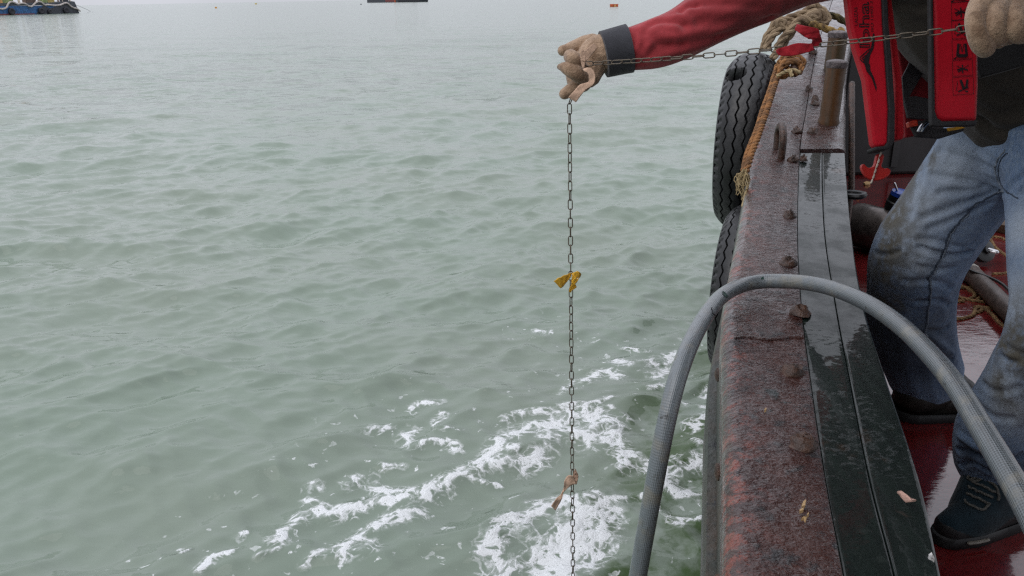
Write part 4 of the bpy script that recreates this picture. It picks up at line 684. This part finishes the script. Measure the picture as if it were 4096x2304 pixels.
def bar(p, q, w):
    p, q = np.array(p, float), np.array(q, float); d = q-p; n2 = np.array([-d[1], d[0]])/np.linalg.norm(d)*w/2; return [p+n2, q+n2, q-n2, p-n2]
for k_, (ya, yb) in enumerate([(-160,20),(22,168),(172,322),(332,492),(502,632),(642,788)]):
    b = MB(); xa, xb = 1042+k_*3, 1196+k_*6
    for p, q in (((xa, ya), (xb, ya-12)), ((xb, ya-12), (xb+4, yb-12)), ((xb+4, yb-12), (xa+4, yb)), ((xa+4, yb), (xa, ya))): b.add(*[np.array([at(825+x/8.28, y_/8.28, RD(y_)-.0016) for x, y_ in bar(p, q, 3.2)]), [(0, 1, 2, 3)]])
    cx, cy, s_ = (xa+xb)/2, (ya+yb)/2-4, (yb-ya)/150
    L_ = [[((-35,55),(-25,-45),20),((38,55),(28,-45),20),((-35,50),(38,50),26),((-10,-40),(0,20),6),((14,-40),(4,20),6),((-40,60),(-60,75),8)], [((-50,20),(-5,5),14),((5,5),(55,20),14),((-40,40),(0,10),10),((0,-30),(4,50),12),((-55,-20),(-10,0),6),((60,-30),(15,0),6)], [((-20,-50),(10,30),22),((40,-55),(28,20),20),((-5,30),(45,10),16),((-40,50),(-5,35),12),((-45,-40),(-55,40),5),((20,45),(45,48),12)]][k_ % 3]
    for p, q, w in L_: b.add(np.array([at(825+x/8.28, y_/8.28, RD(y_)-.0018) for x, y_ in bar((cx+p[0]*s_, cy+p[1]*s_), (cx+q[0]*s_, cy+q[1]*s_), w*s_)]), [(0, 1, 2, 3)])
    build(b, 'pictogram', M['print'], lj, smooth=False)
# manual-inflation pull handle
HPt = [(508,282),(540,276),(574,290),(566,340),(552,392),(560,412),(580,418),(606,414),(628,424),(640,446),(626,482),(588,512),(545,530),(505,537),(460,533),(410,512),(372,474),(350,430),(347,400),(360,380),(384,378),(402,398),(426,412),(452,406),(474,384),(486,330),(496,294)]
A = cr(np.array([at(825+x/9.66, 125+y_/9.66, 1.86) for x, y_ in HPt+HPt[:1]]), 90)[:-1]; b = MB(); b.slab(A, fw*.008); ph_ = build(b, 'pull_handle', M['handle_red'], lj, bevel=.0025)
b = MB()
for x, y_ in ((541,270),(522,338),(506,384),(490,434),(474,486),(456,534)): p = at(825+x/9.66, 125+y_/9.66, 1.855); b.tube([p, p+np.array([-.0015, 0, -.006])], .0022, 8)
b.tube([at(825+546/9.66, 125+235/9.66, 1.857), at(825+452/9.66, 125+545/9.66, 1.857)], .0009, 5); build(b, 'cord', M['bead'], lj)

# ------------------------------------------------------------------ hose
HO = [(634,610,1.66),(638,576,1.60),(652,497,1.53),(667.5,417,1.51),(681.5,366,1.55),(699.5,326,1.68),(721,297,1.86),(747,284,1.98),(779,281,1.975),(819,285,1.88),(858,298.5,1.74),(894,320.5,1.6),(926,350,1.46),(954,383.5,1.34),(982,429,1.22),(1005.6,469,1.13),(1026,505,1.06),(1050,555,.98),(1075,620,.90)]
P = even(cr(np.array([near_at(*p) for p in HO]), 300), 260); b = MB(); b.tube(P, .0178*KB, 28, cap='flat')
hs = build(b, 'hose', M['hose'], None, P[120]); tag(hs, 'thick grey braided water hose arching over the boat rail', 'hose')
hx, hy, hd = proj(P); wv_ = np.repeat(np.clip((hx-760)/130, .12, 1), 28); hs.data.attributes.new('weave', 'FLOAT', 'POINT').data.foreach_set('value', wv_.astype(np.float32))
hv = np.vstack(b.v); hs_s = Surf(hv, nrm(hv-np.repeat(P, 28, 0)))
def patch(px, py, rx, ry, m, nm, ang=0):
    c_ = [(px+rx*math.cos(t)*math.cos(ang)-ry*math.sin(t)*math.sin(ang), py+rx*math.cos(t)*math.sin(ang)+ry*math.sin(t)*math.cos(ang)) for t in np.arange(16)/16*6.283]; k0 = hs_s.pick(px, py); b = MB(); pts = [hs_s.v[k0]+hs_s.N[k0]*.0009]
    for a, q in c_: i_ = np.hypot(hs_s.x-a, hs_s.y-q); i_ = int(np.where(hs_s.d < hs_s.d[k0]+.012, i_, 99).argmin()); pts.append(hs_s.v[i_]+hs_s.N[i_]*.0009)
    b.add(np.array(pts), [(0, j+1, (j+1) % 16+1) for j in range(16)]); build(b, nm, m, hs)
patch(727, 293, 4.6, 4.2, M['green_paint'], 'paint_mark', -.6); patch(763, 278, 1.5, 1.3, M['green_paint'], 'paint_mark')
b = MB(); b.tube(hs_s.path([(711,305),(714,311),(718,317)], 16, .0006), .0011, 5); build(b, 'pen_line', M['ink'], hs)

# ------------------------------------------------------------------ deck gear
dk = lambda px, py, h=0.: onz(px, py, DECK+h)
c0 = dk(878, 245, .02); c0 = at(881, 215, 4.35); axv = nrm(np.array([.55, -.8, -.03])); c0[2] = DECK+.125
can = empty('steel_canister', np.r_[c0[:2], DECK], 'brown steel canister with blue banded valve lying behind the bent knee', 'canister')
b = MB(); b.lathe([(.08, -.16), (.115, -.15), (.121, -.12), (.121, .12), (.117, .128), (.110, .13), (.02, .125), (.001, .125)], c0, axv, 32); build(b, 'body', M['can'], can)
vt = c0+np.array([.05, 0, .115])+axv*.02; b = MB(); b.lathe([(.052, 0), (.055, .02), (.055, .05), (.05, .055), (.05, .085), (.03, .09)], vt, (.1, -.2, 1), 24); vb_ = build(b, 'valve', M['cable'], can)
b = MB(); b.lathe([(.048, .086), (.050, .088), (.046, .108), (.02, .112)], vt, (.1, -.2, 1), 24); build(b, 'blue_band', M['blue'], vb_); b = MB(); b.tube([vt+np.array([-.01, -.02, .11]), vt+np.array([-.03, -.02, .15])], .006, 8); build(b, 'valve_stem', M['chrome'], vb_)
b = MB(); q = c0+axv*.13; b.tube([q+np.array([0, 0, -.01]), q+axv*.02, q+axv*.03+np.array([.05, 0, -.05])], .009, 8); build(b, 'handle', M['chrome'], can)
Zd = lambda x, y_, h=.0: dk(850+x/9.66, 225+y_/9.66, h)
pa, pb = Zd(1000, 300, .05), Zd(1720, 1010, .05); pp = empty('drain_pipe', Zd(1300, 560), 'brown grey steel pipe with white tie lying on the red deck', 'pipe'); b = MB(); b.lathe([(.04, 0), (.043, .01), (.043, np.linalg.norm(pb-pa)-.01), (.04, np.linalg.norm(pb-pa))], pa, pb-pa, 24); build(b, 'tube', M['pipe'], pp)
pd = nrm(pb-pa); b = MB(); q = Zd(1240, 470, .05); q = pa+pd*((q-pa)@pd); b.lathe([(.0435, -.006), (.0465, -.003), (.0465, .003), (.0435, .006)], q, pd+np.array([.35, 0, 0]), 24); build(b, 'tie', M['white_tie'], pp)
q = at(983, 251, 4.15); b = MB(); b.lathe([(.055, -.02), (.06, -.015), (.06, .015), (.05, .02), (.02, .022), (.02, .04), (.001, .04)], q, (.2, -.75, .45), 24); fl = build(b, 'flange', M['cable'], pp); b = MB(); q2 = q+nrm(np.array([.2, -.75, .45]))*.03; b.tube([q2, q2+np.array([.03, -.03, -.005])], .012, 8); build(b, 'bolt', M['chrome'], fl)
cb = [pa+np.array([-.02, -.05, .0])]+[Zd(x, y_, .09) for x, y_ in ((1080,390),(1190,450),(1330,500),(1470,570),(1580,680),(1680,790))]; b = MB(); b.tube(cr(np.array(cb), 50), .007, 8); tag(build(b, 'cable', M['cable'], None, cb[3]), 'thin black cable draped along the brown pipe', 'cable')
dr_ = lambda pts: [Zd(x, y_, .009) for x, y_ in pts]
rope('deck_line', [dr_([(1280,150),(1330,125),(1400,118),(1460,125),(1510,150),(1530,165)]), dr_([(1360,140),(1400,210),(1470,270),(1560,330),(1600,380),(1570,440),(1490,470),(1380,475)])], M['rope_deck'], 'tan rope with knotted end curling beside the flange at far right', r=.0085)
rope('deck_line', [dr_([(900,520),(1020,560),(1100,600),(1200,640)]), dr_([(900,615),(1050,612),(1260,604)]), dr_([(900,690),(1000,690),(1100,712),(1220,738),(1380,748)]), dr_([(1150,635),(1205,660),(1200,695),(1160,710)]), dr_([(900,745),(1000,742),(1100,738)]), dr_([(860,885),(960,900),(1060,908),(1130,895),(1190,870),(1215,820),(1240,800),(1300,800),(1440,818)]), dr_([(1200,800),(1250,790),(1280,820),(1230,845),(1200,820)]), dr_([(1230,720),(1280,690),(1340,690)]), dr_([(1290,800),(1370,860),(1440,940),(1530,1010)])], M['rope_deck'], 'loose tan rope lying in loops under the brown pipe', r=.0085)
p = Zd(1560, 90, .01); b = MB(); b.lathe([(.16, 0), (.165, .01), (.165, .05), (.15, .06), (.001, .06)], p+np.array([.1, .1, 0]), (0, 0, 1), 28); tag(build(b, 'wooden_lid', M['board'], None, p), 'round brown wooden lid lying on deck behind the near leg', 'lid')
# flakes and crumbs
def flake(name, poly, zf, m, label, cat='flake', th=.003, conv=None, n=1):
    A = np.array([zf(x, y_) for x, y_ in poly]); A[:, 2] += .004+.003*np.abs(np.sin(np.arange(len(A))*2.1)); b = MB(); b.slab(A, np.array([0, 0, th])); return tag(build(b, name, m, None, A[0], smooth=False), label, cat)
ZR = lambda x, y_: railpt(625+x/7.21, 375+y_/7.21)
flake('paint_flake', [(1958,866),(1985,872),(2030,905),(2062,918),(2094,938),(2060,942),(2020,936),(1990,915),(1970,890)], ZR, M['leaf'], 'pinkish tan flake lying on the dark timber near the lower edge')
flake('shell_bit', [(2180,1338),(2200,1332),(2208,1350),(2226,1370),(2200,1364),(2184,1358)], ZR, M['white_bit'], 'tiny white bit on the timber at the bottom of the photo', 'debris', .006)
for q, lb in (([(1278,950),(1298,944),(1300,958),(1282,962)], 'topmost yellow crumb on the rusty plate'), ([(1270,965),(1296,962),(1294,984),(1274,982)], 'pale yellow crumb just under the topmost one on the rusty plate'), ([(1254,1006),(1282,1004),(1282,1018),(1256,1018)], 'flat yellow crumb in the middle of the row on the rusty plate'), ([(1306,1040),(1320,1036),(1320,1048),(1308,1050)], 'smallest yellow crumb at the right of the row on the rusty plate'), ([(1266,1070),(1290,1062),(1306,1074),(1298,1084),(1284,1076)], 'lowest curved yellow crumb on the rusty plate'), ([(1002,276),(1016,276),(1015,288),(1003,287)], 'small white crumb alone near the outer edge of the plate')): flake('crumb', q, ZR, M['crumb'], lb, 'crumb', .005)
for q, lb in (([(370,575),(400,565),(440,575),(420,590),(385,588)], 'yellow crumb on the red deck below the pull handle'), ([(300,705),(325,705),(330,722),(310,720)], 'small yellow crumb on the red deck beside the rail')): flake('crumb', q, lambda x, y_: dk(825+x/9.66, 125+y_/9.66), M['crumb'], lb, 'crumb', .012)

# ------------------------------------------------------------------ far vessels and buoys
def far_at(px, py): return onz(px, py, 0.)
def mk(col, rough=.6, var=.3, sc=2.): return simple('far_paint', col, rough, var=var, sc=sc, bump=.05, dist=.02)
Mb = dict(blue=mk((.035, .13, .32), var=.45), grey=mk((.075, .085, .10), var=.4), foamhose=mk((.55, .49, .46), .9), tyre=mk((.022, .022, .030)), green=mk((.46, .58, .22)), yellow=mk((.80, .62, .20)), orange=mk((.85, .38, .05)), cream=mk((.75, .66, .52)), brown=mk((.20, .13, .10)), dark=mk((.055, .06, .075)), red=mk((.20, .05, .05)), white=mk((.7, .7, .7)), buoy=mk((.62, .12, .03), .5), lav=mk((.20, .19, .28)))
e0 = far_at(79.0, 13.1); e1 = far_at(0, 15.3); bd = nrm(e1-e0); bd[2] = 0; inn = np.array([-bd[1], bd[0], 0]); inn = inn if inn[1] > 0 else -inn; DB = proj(e0)[2]; mpp = DB/F
barge = empty('work_barge', e0, 'blue hulled work barge with white hose along its side at far left', 'barge')
LB = np.linalg.norm(e1-e0)*1.9; SC = np.linalg.norm(e1-e0)/79.0      # metres along the side per picture pixel
P_ = lambda s, h, back=0.: e0+bd*(s*SC)+inn*back+np.array([0, 0, h*1.72*mpp])
b = MB(); b.add(np.array([P_(-.4, -3), P_(-.4, .2), P_(1.6, 4.2), P_(150, 5.2), P_(150, -3)]+[P_(-.4, -3, 14), P_(-.4, .2, 14), P_(1.6, 4.2, 14), P_(150, 5.2, 14), P_(150, -3, 14)]), [(0, 1, 2, 3, 4), (9, 8, 7, 6, 5)]+[(i, i+5, (i+1) % 5+5, (i+1) % 5) for i in range(5)]); build(b, 'hull', Mb['blue'], barge, smooth=False)
b = MB(); b.slab([P_(0, .1, -.1), P_(1.0, 3.3, -.1), P_(13, 5.2, -.1), P_(22, 5.6, -.1), P_(22, 3.8, -.1), P_(30, 3.0, -.1), P_(36, 4.6, -.1), P_(45, .1, -.1)], inn*.05); build(b, 'dark_plate', Mb['dark'], barge, smooth=False)
b = MB(); b.slab([P_(1.2, 3.6, -.06), P_(2.6, 6.3, -.06), P_(6, 6.6, -.06), P_(26, 6.0, -.06), P_(26, 4.6, -.06)], inn*6); b.slab([P_(26, 4.6, -.05), P_(26, 6.0, -.05), P_(150, 6.2, -.05), P_(150, 4.8, -.05)], inn*6); build(b, 'bulwark', Mb['grey'], barge, smooth=False)
b = MB(); b.slab([P_(46, -.5, -.05), P_(46, .5, -.05), P_(150, 1.3, -.05), P_(150, -.5, -.05)], inn*.3); build(b, 'boot_stripe', Mb['red'], barge, smooth=False)
hz = [(-.6,1.2),(2,2.4),(5,2.9),(8,3.8),(11,5.4),(14,5.6),(17,5.0),(20,4.6),(24,4.4),(28,4.6),(32,4.9),(35,4.8),(38,6.3),(42,6.5),(45,5.4),(48,4.2),(51,4.4),(54,5.6),(58,5.8),(61,5.5),(64,6.3),(67,6.6),(70,5.6),(72,4.0),(75,3.2),(79,3.4),(84,4.8),(90,4.4)]
b = MB(); b.tube(cr(np.array([P_(s, h, -.35) for s, h in hz]), 160), .80*mpp, 8); tag(build(b, 'fender_hose', Mb['foamhose'], None, P_(40, 5)), 'dirty white hose draped in waves over the barge tyres', 'hose')
for s, r, lb in ((14.5, 2.9, 'black tyre on the barge side closest to the barge end'), (31.5, 2.1, 'small black tyre on the barge side, second from the barge end'), (40.0, 2.9, 'large black tyre on the barge side beside the small one'), (68.5, 3.0, 'black tyre on the barge side near the left edge of the photo')):
    c_ = P_(s, r*.6, -.45); b = MB(); b.lathe([(r*.42*mpp, -.3), (r*.7*mpp, -.42), (r*mpp, -.3), (r*mpp, .3), (r*.7*mpp, .42), (r*.42*mpp, .3)], c_, -inn, 24); tag(build(b, 'barge_tyre', Mb['tyre'], None, c_), lb, 'tyre', 'tyres along the far barge')
for s, w, h0, h1, mm, nm in ((4.5, 1.2, 8, 14, 'cream', 'mast'), (9, 5.5, 7, 12, 'dark', 'winch'), (12.5, .5, 7, 14, 'cream', 'mast'), (17, 1.0, 7, 13, 'brown', 'bollard'), (24, 8, 7, 12.5, 'yellow', 'container'), (31, 5, 7, 12, 'green', 'container'), (37, 1, 7, 14, 'brown', 'mast'), (43, 10, 7, 12, 'brown', 'cabin'), (56, 1.4, 7, 16, 'cream', 'mast'), (65, 10, 7, 13, 'green', 'container'), (74.5, 5, 7, 12, 'orange', 'container'), (79, 1.4, 7, 15, 'cream', 'mast'), (90, 14, 7, 13, 'lav', 'cabin')):
    a = P_(s-w/2, h0, 1.0); h0 -= 1.5; hh = (h1-h0)*1.72*mpp; b = MB(); mid_ = P_(s, (h0+h1)/2, 1.0+.5*w*SC); b.box(mid_, (w*SC/2, .5*min(w, 5)*SC, hh/2), np.stack([bd, inn, [0, 0, 1]], 1)); o = build(b, nm, Mb[mm], barge, smooth=False)
    if w > 4:
        b = MB()
        for q in np.arange(-w/2+.6, w/2, 1.1): b.box(mid_+bd*q*SC-inn*(.5*min(w, 5)*SC+.02), (.10*SC, .04, hh*.48), np.stack([bd, inn, [0, 0, 1]], 1))
        b.box(mid_-inn*(.5*min(w, 5)*SC+.03)+np.array([0, 0, hh*.1]), (w*SC*.45, .04, .08*hh), np.stack([bd, inn, [0, 0, 1]], 1)); build(b, 'ribs', Mb['dark'] if mm != 'orange' else Mb['cream'], o, smooth=False)
b = MB(); m0 = P_(1.6, 4.5); b.tube(cr(np.array([m0, at(85, 8.6, DB), far_at(90.5, 11.3), far_at(93, 12.4)]), 12), .05, 5); tag(build(b, 'anchor_line', Mb['dark'], None, m0), 'thin dark anchor line slanting from the barge end into the sea', 'line')
# second vessel, its upper works above the picture
q0, q1 = far_at(367, 2.75), far_at(427, 1.95); d2 = nrm(q1-q0); d2[2] = 0; in2 = np.array([-d2[1], d2[0], 0]); mp2 = proj(q0)[2]/F; v2 = empty('supply_boat', q0, 'dark hulled boat cut by the upper edge of the photo', 'boat')
S2 = np.linalg.norm(q1-q0)/67; P2_ = lambda s, h, bk=0: q0+d2*s*S2+in2*bk+np.array([0, 0, h*mp2])
b = MB(); b.slab([P2_(0, -2), P2_(.4, 3.5), P2_(33, 3.2), P2_(60, 4.6), P2_(60.6, 3), P2_(59, -2)], in2*8); build(b, 'hull', Mb['dark'], v2, smooth=False)
b = MB(); b.slab([P2_(22, .6, -.1), P2_(22, 3, -.1), P2_(32, 3, -.1), P2_(32, .6, -.1)], in2*.05); build(b, 'rust_patch', Mb['red'], v2, smooth=False); b = MB(); b.slab([P2_(32.6, .2, -.3), P2_(32.6, 6, -.3), P2_(33.6, 6, -.3), P2_(33.6, .2, -.3)], in2*.2); build(b, 'ladder', Mb['buoy'], v2, smooth=False)
b = MB(); b.box(P2_(40, 8, 4), (10*S2, 2.5, 4*mp2), np.stack([d2, in2, [0, 0, 1]], 1)); build(b, 'cabin', Mb['white'], v2, smooth=False)
for k_ in range(12): c_ = P2_(37+k_*2.0, 1.7, -.2); b = MB(); b.lathe([(.3*mp2, -.15), (1.4*mp2, -.2), (1.5*mp2, .15), (.4*mp2, .2)], c_, -in2, 12); tag(build(b, 'bow_tyre', Mb['tyre'], None, c_), 'black tyre in the row along the bow of the far dark boat', 'tyre', 'tyres along the far dark boat')
def drum(px, py, w, h, m, name, label, band=None):
    p = far_at(px, py); mp = proj(p)[2]/F; o = empty(name, p, label, 'buoy'); b = MB(); r = w/2*mp; b.lathe([(r*.96, -.3*mp), (r, 0), (r, h*.80*mp), (r*1.06, h*.82*mp), (r*1.06, h*mp), (r*.9, h*1.02*mp), (.01, h*1.03*mp)], p, (.01, 0, 1), 20); build(b, 'float', m, o)
    if band: b = MB(); b.box(p+np.array([.1*r, -r*.98, h*.45*mp]), (r*.10, r*.05, h*.36*mp)); build(b, 'stripe', band, o, smooth=False)
drum(614, 6.7, 8.4, 2.5, Mb['buoy'], 'mooring_buoy', 'round orange mooring buoy floating just above the outstretched hand', Mb['yellow'])
drum(216, 8.3, 1.9, 1.4, Mb['orange'], 'marker_buoy', 'tiny orange marker buoy on the sea right of the barge'); drum(256, 4.4, 2.0, 1.2, Mb['yellow'], 'marker_buoy', 'tiny yellow marker buoy near the horizon'); drum(361, 4.6, 1.6, .7, Mb['dark'], 'marker_buoy', 'tiny dark float beside the far dark boat')
